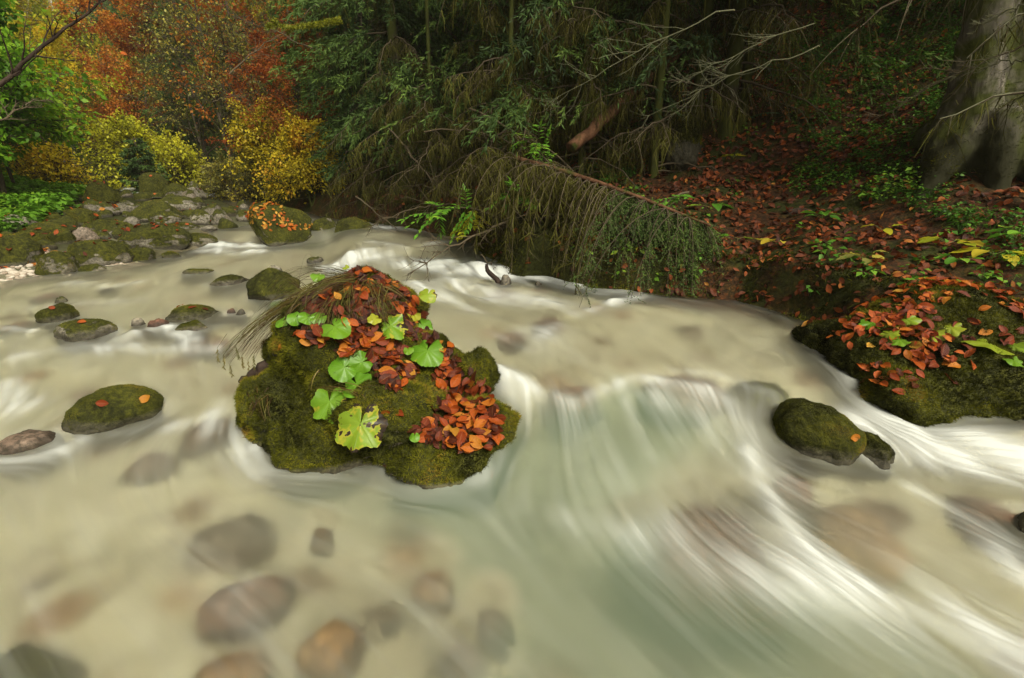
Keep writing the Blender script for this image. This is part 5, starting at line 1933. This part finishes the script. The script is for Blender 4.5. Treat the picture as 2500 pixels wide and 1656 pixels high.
dead_spruce(gp(2120, 7.5), 7, .07, 12, 1.2, 5, 1.3, 12, "thin crooked mossy trunk on the leafy slope left of the beech", lean=(-.06, 0), strands=4)
dead_spruce(gp(2230, 8.6), 8, .09, 30, 1.0, 6, 1.4, 13, "shaded spruce behind the beech's left root", live=60)
dead_spruce(gp(1950, 9.5), 9, .11, 22, 2.2, 6, 1.5, 14, "spruce high up the leafy slope", live=60, pale=.2)
dead_spruce(gp(1700, 9.8), 9, .11, 40, .6, 6, 1.6, 15, "dim spruce behind the pale-twigged one", live=70)
dead_spruce(gp(2480, 7.2), 8, .1, 24, .8, 6, 1.5, 16, "dark spruce at the right edge behind the beech", live=60)
# slim grey stems
for k, (px, Y, h) in enumerate([(1203, 10.4, 6), (1216, 10.1, 6.5), (1190, 11, 6), (1170, 11.4, 5.5)]):
    w_, tp = grow(60 + k, h, .035, 7, .4, (40, 70), .25, 4, 3, .2)
    tree("sapling", w_, crown(tp, 900, .07, k), M_yellow, M_bark, gp(px, Y), "slim grey sapling with few yellow leaves behind the spruces, %s from the left" % ordn[[2, 3, 1, 0][k]], "slim saplings behind the spruces")
# leaning logs
def log(p0, p1, r0, r1, mat, label, bow=.0, name="fallen_log", cat="log"):
    s_ = np.linspace(0, 1, 14)[:, None]
    P = p0 * (1 - s_) + p1 * s_ + np.array([0, 0, bow]) * np.sin(math.pi * s_) + rng.normal(size=(14, 3)) * .01
    mb = MB()
    P = np.vstack([P[0], P[0], P[0] + (P[1] - P[0]) * .03, P[1:-1], P[-1], P[-1] + (P[-1] - P[-2]) * .01])
    P[0] = P[0] - (P[3] - P[2]) * .02
    mb.tube(P - p0, np.r_[.001, r0 * .55, np.linspace(r0, r1, 13), r1 * .5, .001][:len(P)] if False else np.interp(np.arange(len(P)), [0, 1, 2, len(P) - 2, len(P) - 1], [.001, r0 * .7, r0, r1, .001]), 10, wob=.15)
    return tag(link(name, mb.mesh(name, mat), None, p0), label, cat)


log(at_y(1395, 362, 6.2), at_y(1660, 125, 7.4), .075, .06, M_reddish, "broken reddish log leaning up to the right through the lichen-hung spruces")
log(at_y(1150, 225, 9.2), at_y(1265, 100, 9.8), .11, .09, M_darkbark, "dark log leaning against the slope behind the straight bare trunk")
log(on_ground(1920, 520), on_ground(1985, 555) + np.array([.5, .1, .05]), .05, .06, M_darkbark, "rotten log sunk in the leaves of the right bank")
log(on_ground(2385, 820) + np.array([-.1, 0, .1]), at_y(2580, 835, 2.9), .012, .015, M_birch, "pale bare stick at the right edge of the bank rock", name="stick", cat="stick")
M_vivid = (leaf_mat("vivid_moss", [(0, (.12, .14, .008)), (1, (.32, .32, .016))], trans=0))

# ------------------------------------------------------------------ the fallen spruce over the stream
p0, p1 = at_y(1228, 380, 6.2), at_y(1735, 552, 4.55)
s_ = np.linspace(0, 1, 24)[:, None]
T = p0 * (1 - s_) + p1 * s_ + np.array([0, 0, .05]) * np.sin(math.pi * s_)
r = np.random.default_rng(12)
root = tag(link("fallen_spruce", None, None, p0), "fallen spruce with reddish stem slanting over the water, its green tip hanging at the bank", "tree")
mb, br, li, gr = MB(), MB(), MB(), MB()
mb.tube(T - p0, np.r_[.006, .022, np.linspace(.036, .011, 22)], 8, wob=.2)
axis = norm(p1 - p0)
for k in range(250):
    f = r.uniform(.02, 1)
    P = T[int(f * 23)]
    hang = P[2] - .42
    L = min(r.uniform(.2, 1.6) , max(hang / .72, .3) * r.uniform(.6, 1.0))
    side = np.array([-axis[1], axis[0], 0]) * r.normal() * .75
    s9 = np.linspace(0, 1, 8)
    D = axis * r.uniform(-.35, .6) + side
    B_ = P + D * (L * (s9 - .35 * s9 ** 2))[:, None] + np.array([0, 0, 1.]) * (L * (r.uniform(.05, .7 if f < .35 else .22) * s9 - .95 * s9 ** 1.6))[:, None]
    br.tube(B_ - p0, np.linspace(.006, .002, 8), 4, r=r.uniform(.05, .5))
    green = f > .60
    nt = 26
    g = r.uniform(.1, 1, nt)
    kk = np.minimum((g * 7).astype(int), 6)
    P2 = B_[kk] + (B_[kk + 1] - B_[kk]) * (g * 7 - kk)[:, None]
    if green:
        D2 = norm(r.normal(size=(nt, 3)) * .45 + np.array([0, 0, -.8]) + axis * .3)
        L2 = r.uniform(.08, .24, nt)
        br.strips(np.stack([P2, P2 + D2 * L2[:, None]], 1) - p0, .004, .4)
        e = r.random((nt, 22))
        Pn = (P2[:, None] + D2[:, None] * (e * L2[:, None])[..., None]).reshape(-1, 3)
        Dn = np.repeat(D2, 22, 0) + r.normal(size=(nt * 22, 3)) * .75
        gr.leaves(Pn - p0, Dn, r.normal(size=(nt * 22, 3)), .022, .006, np.clip(.55 + r.normal() * .15 + r.normal(size=nt * 22) * .12, 0, 1), fold=.02)
    else:
        D2 = norm(r.normal(size=(nt, 3)) * .5 + np.array([0, 0, -.9]))
        L2 = r.uniform(.05, .22, nt)
        br.strips(np.stack([P2, P2 + D2 * L2[:, None] * .5 + r.normal(size=(nt, 3)) * .01, P2 + D2 * L2[:, None]], 1) - p0, .004, np.clip(r.normal(.45, .2, nt), 0, 1))
        m_ = 130
        e = r.random(m_)
        k2 = np.minimum((e * 7).astype(int), 6)
        Ps = B_[k2] + (B_[k2 + 1] - B_[k2]) * (e * 7 - k2)[:, None]
        Ds = norm(np.array([0, 0, -1.]) + r.normal(size=(m_, 3)) * .4)
        Ls = r.uniform(.03, .2, m_)
        li.strips(Ps[:, None] + Ds[:, None] * (Ls[:, None] * np.linspace(0, 1, 3))[..., None] - p0, .008, np.clip(.4 + r.normal(size=m_) * .22, 0, 1))
mb.build("trunk", M_reddish, root)
br.build("hanging_branches", M_twig, root)
li.build("dead_needles", M_lichen, root)
gr.build("green_tip", M_spruce, root)


def spray(base, tip, n, size, mat, label, name="leafy_branch", sag=.1, side=3, bark=None):
    """ash-like branch: stem, side twigs and paired leaflets"""
    root = tag(link(name, None, None, base), label, "branch")
    s_ = np.linspace(0, 1, 12)
    T = base + (tip - base) * s_[:, None] + np.array([0, 0, sag]) * np.sin(math.pi * s_)[:, None]
    wood, lf = MB(), MB()
    wood.tube(T - base, np.linspace(.014, .004, 12), 6)
    ax = norm(tip - base)
    for k in range(n):
        P = T[rng.integers(5, 12)]
        D = norm(ax + rng.normal(size=3) * .8 + np.array([0, -.2, -.1]))
        L = U(.18, .34)
        s7 = np.linspace(0, 1, 7)
        Q_ = P + D * (L * s7)[:, None] - np.array([0, 0, 1.]) * (L * .35 * s7 ** 2)[:, None]
        wood.tube(Q_ - base, .002, 4)
        sd = norm(np.cross(D, [0, 0, 1.]))
        for sg in (-1, 1):
            nn = 6
            lf.leaves(Q_[1:] - base, np.tile(sd * sg + D * .7 + np.array([0, 0, -.35]), (nn, 1)) + rng.normal(size=(nn, 3)) * .15, np.tile([0, -.25, 1.], (nn, 1)) + rng.normal(size=(nn, 3)) * .2, size * U(.8, 1.2, nn), size * .40, np.clip(rng.normal(.6, .15, nn), 0, 1), fold=.1)
        lf.leaves([Q_[-1] - base], [D + np.array([0, 0, -.3])], [[0, -.25, 1.]], size, size * .4, .7)
    wood.build("twigs", bark or M_twig, root)
    lf.build("foliage", mat, root)
    return root


spray(at_y(1240, 545, 6.4), at_y(1050, 520, 5.9), 15, .105, M_green, "bright green leafy branch hanging over the stream left of the fallen spruce", sag=.12)
spray(at_y(1330, 520, 6.2), at_y(1260, 470, 5.8), 12, .10, M_green, "green leaf spray above the fallen spruce's root end, right of the bright hanging branch", sag=.06)
spray(at_y(1400, 420, 6.4), at_y(1290, 340, 6.0), 12, .09, M_green, "upper green leaf spray amid the dark twigs above the fallen stem", sag=.05)
spray(at_y(1180, 500, 7), at_y(1130, 545, 6.4), 9, .10, M_lime, "yellow-green leaf spray low over the water beside the bare twigs", sag=.04)
spray(at_y(1680, 470, 5.3), at_y(1625, 500, 5.0), 8, .08, M_green, "small green spray on the bank behind the fallen spruce's tip", sag=.03)


def bare_branch(base, tip, n, label, r0=.014, sag=.1, seed=1, Lf=.5, mat=None, name="bare_branch", wob=.3):
    r = np.random.default_rng(seed)
    root = link(name, None, None, base)
    tag(root, label, "branch")
    s_ = np.linspace(0, 1, 14)
    T = base + (tip - base) * s_[:, None] + np.array([0, 0, sag]) * np.sin(math.pi * s_)[:, None] + r.normal(size=(14, 3)) * .012
    mb = MB()
    mb.tube(T - base, np.linspace(r0, r0 * .25, 14), 6)
    tot = np.linalg.norm(tip - base)
    for k in range(n):
        j = r.integers(3, 13)
        D = norm(norm(T[j] - T[j - 1]) + perp(norm(tip - base), r) * r.uniform(.4, 1.1))
        Q_ = limb(T[j], D, tot * Lf * r.uniform(.3, 1) * (1.1 - j / 14), 6, r, wob)
        mb.tube(Q_ - base, np.linspace(r0 * .4, .0015, 7), 4)
        for e in range(3):
            i = r.integers(2, 6)
            Q2 = limb(Q_[i], norm(norm(Q_[i] - Q_[i - 1]) + perp(norm(tip - base), r) * .8), tot * Lf * .3 * r.uniform(.3, 1), 4, r, wob)
            mb.tube(Q2 - base, np.linspace(r0 * .2, .001, 5), 3)
    mb.build("twigs", mat or M_twig, root)
    return root


bare_branch(at_y(1240, 540, 5.8), at_y(1000, 672, 4.9), 16, "bare brown branch dipping its twigs into the rapid behind the leafy boulder", .016, .05, 3)
bare_branch(at_y(1100, 500, 8), at_y(890, 560, 7.4), 16, "tangle of bare twigs over the water at the far bend", .014, .1, 4)
bare_branch(at_y(870, 480, 9.4), at_y(1010, 590, 8.4), 12, "dead branch leaning down from the yellow tree to the stream", .016, .0, 5)
bare_branch(at_y(1170, 620, 5.9), at_y(1240, 690, 5.5), 8, "short dead twig poking into the white water by the roots", .01, .0, 6)
bare_branch(at_y(940, 300, 8.6), at_y(1090, 480, 7.8), 12, "long dark branch slanting down in front of the drooping spruce", .018, .0, 7)
bare_branch(at_y(1040, 320, 7.0), at_y(1310, 380, 6.4), 10, "thin brown branch arching above the fallen spruce", .012, .12, 8)
bare_branch(at_y(1150, 262, 6.8), at_y(1440, 485, 5.5), 9, "dark green-brown branch crossing over the fallen stem", .014, .08, 9)
for k, (a, b, lab) in enumerate([((1790, 20, 4.9), (1330, 260, 5.6), "silvery lichened bough slanting across the dark spruces, topmost of three"), ((1990, 60, 4.7), (1640, 215, 5.2), "silvery lichened bough in front of the twin slim trunks"), ((2000, 110, 4.6), (1560, 300, 5.2), "silvery lichened bough sagging toward the mossy stump"), ((2510, 20, 3.6), (2360, 85, 3.9), "lichen-crusted bough tip before the beech trunk, upper one"), ((2510, 110, 3.7), (2130, 300, 4.2), "long thin lichened bough crossing the beech trunk"), ((2510, 150, 3.6), (2330, 200, 3.9), "lichen-crusted bough tip before the beech trunk, lower one")]):
    bare_branch(at_y(*a), at_y(*b), 18, lab, .0065, .05, 30 + k, .45, M_pale if k not in (4,) else M_twig)

vb = bare_branch(at_y(830, 50, 8.6), at_y(645, 62, 8.1), 9, "vivid yellow-green mossy bough sticking out of the dark spruce", 0.032, -.05, 44, .28, M_vivid, "mossy_bough", .4)
Vm = np.array([v.co[:] for v in vb.children[0].data.vertices])
Fm = np.array([p_.vertices[:] for p_ in vb.children[0].data.polygons])
Fm = np.concatenate([Fm[:, [0, 1, 2]], Fm[:, [0, 2, 3]]])
Pm_, Nm_ = tri_sample(Vm, Fm, 5200)
mb = MB()
mb.blades(Pm_, Pm_ + norm(Nm_ + rng.normal(size=Nm_.shape) * .6) * U(.012, .045, 5200)[:, None], .011, U(0, 1, 5200))
mb.build("moss", M_vivid, vb)
# spruces added on the right slope to keep the bank in shade
for k, (x_, y_) in enumerate([(7.2, 4.2), (6.2, 6.6), (8.6, 7.2), (5.4, 9.0), (3.6, 10.4)]):
    dead_spruce(np.array([x_, y_, gz(x_, y_)]), 11, .14, 16, 1.5, 6, 1.5, 90 + k, "spruce added on the right slope to shade the bank, %s from the left" % ["fourth", "third", "fifth", "second", "first"][k], live=110, liveR=2.6)

for k, (px, Y, h, R_, lab) in enumerate([(950, 11.8, 10, 1.5, "green spruce with weeping boughs just right of the golden tree"), (1020, 11.2, 11, 1.6, "green spruce with light-tipped boughs between the golden tree and the bare trunk"), (1085, 12.2, 11, 1.8, "deep green spruce close to the left of the straight bare trunk"), (1300, 10.6, 10, 1.7, "green-topped spruce above the fallen spruce's root end")]):
    w_, nd = spruce(300 + k, h, R_, 150, .08, 17, 24, .12, .016, .75, .12)
    tree("spruce_tree", w_, nd, M_spruce, M_bark, gp(px, Y), lab)
# ------------------------------------------------------------------ left bank and the wooded valley behind
X, Y = U(-16, -6, 5200), U(6.5, 14.5, 5200)
d = sdist(X, Y, LBANK)
m = (d > 2.5 + .6 * fbm(np.c_[X, Y] * .8, 2, 3)) & (d < 7) & (X < -.86 * Y + .4 * fbm(np.c_[X, Y] * .7, 2, 6))
P = np.stack([X[m], Y[m], ground_z(X[m], Y[m])], -1)
M_lush = leaf_mat("lush_herb", [(0, (.05, .12, .010)), (.45, (.14, .31, .02)), (.8, (.30, .46, .03)), (1, (.55, .52, .07))], trans=.35)
herbs("herb_bank", P, None, 13, .10, .26, M_lush, "lush green herbs covering the left bank above the rock bar", 15)
# woody prototypes
def proto(kind, seed):
    if kind == "orange":
        w_, tp = grow(seed, 12, .16, 22, .22, (5, 50), .42, 7, 4)
        return w_.mesh("trunk", M_bark), crown(tp, 15000, .17, seed, jit=.14).mesh("crown", M_orange), "beech_tree"
    if kind == "red":
        w_, tp = grow(seed, 9, .13, 20, .15, (0, 45), .45, 7, 4)
        return w_.mesh("trunk", M_bark), crown(tp, 13000, .14, seed, jit=.12).mesh("crown", M_red), "beech_tree"
    if kind == "yellow":
        w_, tp = grow(seed, 9, .10, 20, .2, (15, 60), .38, 6, 4)
        return w_.mesh("trunk", M_bark), crown(tp, 7500, .13, seed, jit=.12).mesh("crown", M_yellow), "maple_tree"
    if kind == "lime":
        w_, tp = grow(seed, 9, .10, 20, .2, (15, 60), .40, 6, 4)
        return w_.mesh("trunk", M_bark), crown(tp, 8000, .13, seed, jit=.12).mesh("crown", M_lime), "maple_tree"
    if kind == "bare":
        w_, tp = grow(seed, 9, .10, 24, .18, (20, 65), .42, 7, 6)
        return w_.mesh("trunk", M_bark), crown(tp, 2600, .10, seed, jit=.1).mesh("crown", M_sparse), "birch_tree"
    if kind == "birch":
        w_, tp = grow(seed, 12, .09, 16, .4, (40, 70), .25, 6, 4)
        return w_.mesh("trunk", M_birch), crown(tp, 3200, .10, seed, jit=.1).mesh("crown", M_yellow), "birch_tree"
    if kind == "spruce":
        w_, nd = spruce(seed, 15, 2.6, 170, .06, 15, 17, .22, .032, .5, .16)
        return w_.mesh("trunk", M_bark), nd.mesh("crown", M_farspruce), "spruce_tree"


LOOK = {"orange": "orange-leaved beech", "red": "rust-red beech", "yellow": "golden yellow maple", "lime": "yellow-green maple", "bare": "nearly bare grey-green tree", "birch": "white-stemmed birch", "spruce": "dark green spruce"}
PR = {}
for kind, ns in (("orange", 2), ("red", 2), ("yellow", 2), ("lime", 2), ("bare", 2), ("birch", 1), ("spruce", 2)):
    PR[kind] = [proto(kind, 200 + 7 * q + len(kind)) for q in range(ns)]
CNT = {}
WHERE = []


def far_tree(kind, px, Y, s=1.0, where="on the wooded hillside", zoff=0.0, label=None):
    P = gp(px, Y)
    tm, cm, nm = PR[kind][rng.integers(len(PR[kind]))]
    root = link(nm, None, None, P + np.array([0, 0, zoff]))
    root.rotation_euler = (U(-.05, .05), U(-.05, .05), U(0, 6.28))
    root.scale = (s * U(.9, 1.1),) * 3
    link("trunk", tm, root)
    link("crown", cm, root)
    WHERE.append((root, kind, px, Y, where, label))
    return root


# first the hand-placed ones the photograph shows
for a in [("red", 445, 24, .45, "in front of the far slope"), ("orange", 415, 25, .66, "in front of the far slope"), ("orange", 465, 23, .62, "in front of the far slope"), ("lime", 520, 27, .7, "in front of the far slope"), ("yellow", 290, 33, 1.0, "on the far slope"), ("lime", 490, 31, .8, "on the far slope"), ("spruce", 345, 29, .6, "on the far slope"), ("lime", 240, 25, .7, "in front of the far slope"), ("lime", 290, 27, .75, "in front of the far slope"), ("lime", 300, 40, 1.2, "high on the far slope"),
          ("spruce", 520, 34, .9, "on the far slope"), ("spruce", 560, 28, .75, "on the far slope"), ("spruce", 470, 38, .9, "on the far slope"), ("spruce", 590, 22, .6, "beside the bare trees"), ("spruce", 360, 40, .8, "on the far slope"),
          ("birch", 275, 26, .9, "left of the orange beeches"), ("birch", 300, 28, 1.0, "left of the orange beeches"), ("birch", 510, 26, .55, "among the red beeches"),
          ("bare", 640, 19, .85, "behind the yellow tree"), ("bare", 700, 21, .95, "behind the yellow tree"), ("bare", 590, 20, .8, "behind the yellow tree"), ("bare", 740, 17, .8, "behind the yellow tree"), ("bare", 240, 22, .8, "behind the green maple"),
          ("red", 770, 15.5, .50, "beside the dark spruces"), ("red", 850, 14.2, .42, "beside the dark spruces"), ("lime", 720, 22, .7, "above the bare trees"), ("orange", 800, 19, .6, "above the bare trees"), ("spruce", 535, 23, .62, "beside the bare trees"), ("lime", 625, 22, .6, "above the bare trees"),
          ("spruce", 900, 14, .62, "on the right bank beyond the bend"), ("spruce", 980, 13, .60, "on the right bank beyond the bend"), ("spruce", 840, 15.5, .66, "on the right bank beyond the bend"), ("spruce", 1070, 13.5, .7, "on the right bank beyond the bend"), ("spruce", 1300, 13, .8, "high on the right slope"), ("spruce", 1500, 12.5, .8, "high on the right slope"), ("spruce", 1660, 13.2, .8, "high on the right slope"),
          ("lime", 1190, 15, .8, "glowing behind the slim saplings"), ("yellow", 1230, 16, .8, "glowing behind the slim saplings"), ("lime", 1130, 17, .9, "glowing behind the slim saplings"),
          ("spruce", 1850, 14, .8, "high on the right slope"), ("spruce", 2050, 13, .75, "high on the right slope"), ("spruce", 2250, 12, .75, "high on the right slope"), ("spruce", 2430, 11, .75, "high on the right slope"), ("spruce", 2600, 9, .8, "high on the right slope"), ("spruce", 1400, 11, .55, "high on the right slope"),
          ("lime", 120, 15, .75, "behind the green maple"), ("lime", 40, 13, .7, "behind the green maple"), ("yellow", 190, 17, .75, "behind the green maple"), ("lime", 210, 20, .95, "behind the green maple"), ("yellow", 90, 19, 1.0, "high behind the green maple"), ("lime", 0, 17, .9, "high behind the green maple"), ("yellow", 250, 15, .5, "by the rock bar's back")]:
    far_tree(*a)
# then the wood that fills the slopes behind them
for row, (Y, step) in enumerate([(24, 170), (32, 150), (42, 120), (54, 105), (68, 95)]):
    px = -250 + U(0, step)
    while px < (1150 if row < 2 else 1500):
        if px < 260:
            kind = rng.choice(["lime", "yellow", "bare", "spruce"], p=[.45, .30, .15, .10])
        elif px < 560:
            kind = rng.choice(["orange", "spruce", "yellow", "lime"], p=[.14, .32, .22, .32])
        elif px < 760:
            kind = rng.choice(["bare", "spruce", "lime", "orange"], p=[.35, .3, .2, .15])
        else:
            kind = rng.choice(["spruce", "spruce", "lime"], p=[.5, .4, .1])
        if not (Y < 30 and 250 < px < 640) and not (Y > 50 and 150 < px < 420):
            far_tree(kind, px, Y + U(-3, 3), U(.75, 1.15), "in the far wood's %s row" % ordn[row])
        px += step * U(.7, 1.3)
# every tree gets words of its own: kind, stand, and its place among the like
byk = {}
for it in WHERE:
    byk.setdefault((it[1], it[4]), []).append(it)
for (kind, where), L in byk.items():
    L.sort(key=lambda i: i[2])
    for k, it in enumerate(L):
        lab = "%s %s" % (LOOK[kind], where)
        if len(L) > 1:
            lab += ", %s from the left" % (ordn[k] if k < 12 else "no. %d" % k)
        tag(it[0], lab, "tree", "%ss %s" % (LOOK[kind], where) if len(L) > 1 else None)

# nearer trees of the left bank and the bend
w_, tp = grow(31, 3.9, .06, 24, .3, (-5, 45), .46, 8, 5, stems=2, spread=.15)
tree("maple_tree", w_, crown(tp, 14000, .115, 5, droop=.6, jit=.08), M_maple, M_bark, gp(105, 9.4), "vivid green young maple leaning out at the left edge of the picture")
w_, tp = grow(32, 3.4, .06, 20, .3, (-5, 40), .46, 8, 5)
tree("maple_tree", w_, crown(tp, 11000, .11, 6, droop=.6, jit=.08), M_maple, M_bark, gp(-40, 8.6), "fresh green maple half outside the left edge, nearest the camera")
for k, (px, Y, h, n, lab) in enumerate([(45, 10.5, 5.5, 2500, "dark slender trunk left of the two thin stems behind the herbs"), (92, 11, 5.2, 3000, "thin dark stem behind the herbs, middle of three"), (152, 11.5, 4.8, 4200, "thin crooked stem behind the herbs, rightmost of three")]):
    w_, tp = grow(40 + k, h, .06 - .01 * k, 16, .3, (10, 60), .4, 6, 5)
    tree("sapling", w_, crown(tp, n, .10, 40 + k, jit=.08), M_lime, M_bark, gp(px, Y), lab)
w_, tp = grow(51, 2.7, .045, 24, .25, (-10, 50), .48, 8, 5, stems=3, spread=.22)
ycm = crown(tp, 9000, .085, 8, droop=.5, jit=.06)
tree("yellow_tree", w_, ycm, M_yellow, M_mossbark, gp(735, 14.2), "small golden yellow tree spreading over the bend of the stream")
w_, tp = grow(52, 2.0, .04, 24, .15, (-15, 50), .52, 8, 5, stems=3, spread=.3)
tree("yellow_tree", w_, crown(tp, 8000, .075, 9, droop=.6, jit=.06), M_yellow, M_mossbark, gp(805, 12.4), "lower yellow-orange tree between the golden tree and the dark spruce")
w_, tp = grow(53, 2.3, .05, 30, .05, (-5, 60), .6, 8, 5, stems=4, spread=.35)
tree("yellow_shrub", w_, crown(tp, 11000, .10, 10, jit=.07), M_limeb, M_bark, gp(430, 17.0), "bright yellow-green shrub behind the small dark spruce", cat="shrub")
w_, tp = grow(54, 1.9, .05, 26, .05, (-5, 60), .6, 8, 5, stems=4, spread=.35)
tree("yellow_shrub", w_, crown(tp, 7000, .10, 11, jit=.07), M_limeb, M_bark, gp(525, 17.8), "paler yellow-green shrub right of the bright one", cat="shrub")
w_, nd = spruce(77, 1.6, .75, 70, .02, 12, 12, .10, .03, .2, .04)
tree("spruce_tree", w_, nd, M_spruce, M_bark, gp(443, 15.2), "small bushy dark spruce standing before the yellow-green shrub")
for k, (px, Y, s, lab) in enumerate([(250, 13.5, .7, "scrubby yellow bush behind the rock bar"), (625, 17, .7, "olive bush over the upper falls"), (585, 18.5, .45, "twiggy olive bush left of the one over the falls"), (660, 16, .8, "low olive bush at the foot of the golden tree"), (200, 14.5, 1.0, "yellowish bush behind the herb bank"), (-30, 12, 1.2, "leafy bush at the left edge behind the herbs")]):
    w_, tp = grow(80 + k, 1.9 * s, .03, 18, .05, (0, 60), .6, 6, 5, stems=4, spread=.4)
    tree("bush", w_, crown(tp, 3600, .085, 80 + k, jit=.06), [M_yellow, M_sparse, M_sparse, M_sparse, M_lime, M_lime][k], M_bark, gp(px, Y), lab, cat="bush")
# the branch that reaches in from the upper left
b_, t_ = at_y(-60, 260, 4.2), at_y(300, -25, 4.6)
bb = bare_branch(b_, t_, 12, "dark bare branch reaching in across the upper left corner", .020, .04, 61, .35, M_darkbark, "overhanging_branch", .35)
q = at_y(302, 131, 4.5)
o = link("beech_leaf", LEAFM[3], None, q, (1.2, .3, .5), .05)
tag(o, "single dead brown leaf dangling from the upper left branch", "leaf")
for k, (a, b, lab) in enumerate([((-40, 330, 5), (120, 240, 5.4), "thin dark branch below the long one in the upper left"), ((560, 180, 9), (720, 60, 9.5), "fine bare twigs spreading left of the mossy bough"), ((520, 250, 10), (600, 235, 9.6), "short mossy twig before the red beeches"), ((760, 120, 9), (560, 40, 10), "bare twig fan above the golden tree")]):
    bare_branch(at_y(*a), at_y(*b), 14, lab, .012, .05, 65 + k, .5)
# ------------------------------------------------------------------ light
SUN_EL, SUN_AZ = math.radians(46), math.radians(146)      # azimuth from +Y toward +X
w = bpy.data.worlds.new("World")
SC.world = w
w.use_nodes = True
nt = w.node_tree
bg = nt.nodes["Background"]
sky = nt.nodes.new("ShaderNodeTexSky")
sky.sky_type = "NISHITA"
sky.sun_disc = False
sky.sun_elevation = SUN_EL
sky.sun_rotation = SUN_AZ
sky.dust_density = 6.0
sky.air_density = 1.0
sky.ozone_density = .6
hs = nt.nodes.new("ShaderNodeHueSaturation")
hs.inputs["Saturation"].default_value = .06
nt.links.new(sky.outputs[0], hs.inputs["Color"])
wm = nt.nodes.new("ShaderNodeMix")
wm.data_type = "RGBA"
wm.blend_type = "MULTIPLY"
wm.inputs[0].default_value = 1.0
wm.inputs[7].default_value = (1.0, .96, .85, 1)      # the warm grey of an overcast autumn sky
nt.links.new(hs.outputs[0], wm.inputs[6])
nt.links.new(wm.outputs[2], bg.inputs[0])
bg.inputs[1].default_value = .065
sl = bpy.data.lights.new("sun", "SUN")
sl.energy = 2.0
sl.angle = math.radians(22)
sl.color = (1, .945, .82)
so = bpy.data.objects.new("sun", sl)
COL.objects.link(so)
dv = Vector((math.sin(SUN_AZ) * math.cos(SUN_EL), math.cos(SUN_AZ) * math.cos(SUN_EL), math.sin(SUN_EL)))
so.rotation_euler = dv.to_track_quat("Z", "Y").to_euler()
SC.view_settings.view_transform = "Standard"
SC.view_settings.look = "None"
SC.view_settings.exposure = .97
cy_ = SC.cycles
# ------------------------------------------------------------------ the misty air of the valley
HX0, HX1, HY0, HY1, HZ0, HZ1 = -97, 85, -8, 121, -3, 75
hv = np.array([(a, b, c) for a in (HX0, HX1) for b in (HY0, HY1) for c in (HZ0, HZ1)], float)
hf = np.array([(0, 1, 3, 2), (4, 6, 7, 5), (0, 4, 5, 1), (2, 3, 7, 6), (0, 2, 6, 4), (1, 5, 7, 3)])
hm = bpy.data.materials.new("haze")
hm.use_nodes = True
hm.node_tree.nodes.clear()
ho = hm.node_tree.nodes.new("ShaderNodeOutputMaterial")
hp = hm.node_tree.nodes.new("ShaderNodeVolumePrincipled")
hp.inputs["Color"].default_value = (.95, .92, .76, 1)
hp.inputs["Density"].default_value = .0012
hp.inputs["Anisotropy"].default_value = .2
hm.node_tree.links.new(hp.outputs[0], ho.inputs["Volume"])
tag(link("haze", mesh("haze", hv, hf, hm, smooth=False)), "thin pale mist filling the valley", "haze", None, "stuff")
cy_.use_denoising = True
cy_.denoiser = "OPENIMAGEDENOISE"
cy_.max_bounces = 7
cy_.diffuse_bounces = 3
cy_.glossy_bounces = 2
cy_.transmission_bounces = 5
cy_.transparent_max_bounces = 6
cy_.volume_bounces = 0
cy_.sample_clamp_indirect = 6
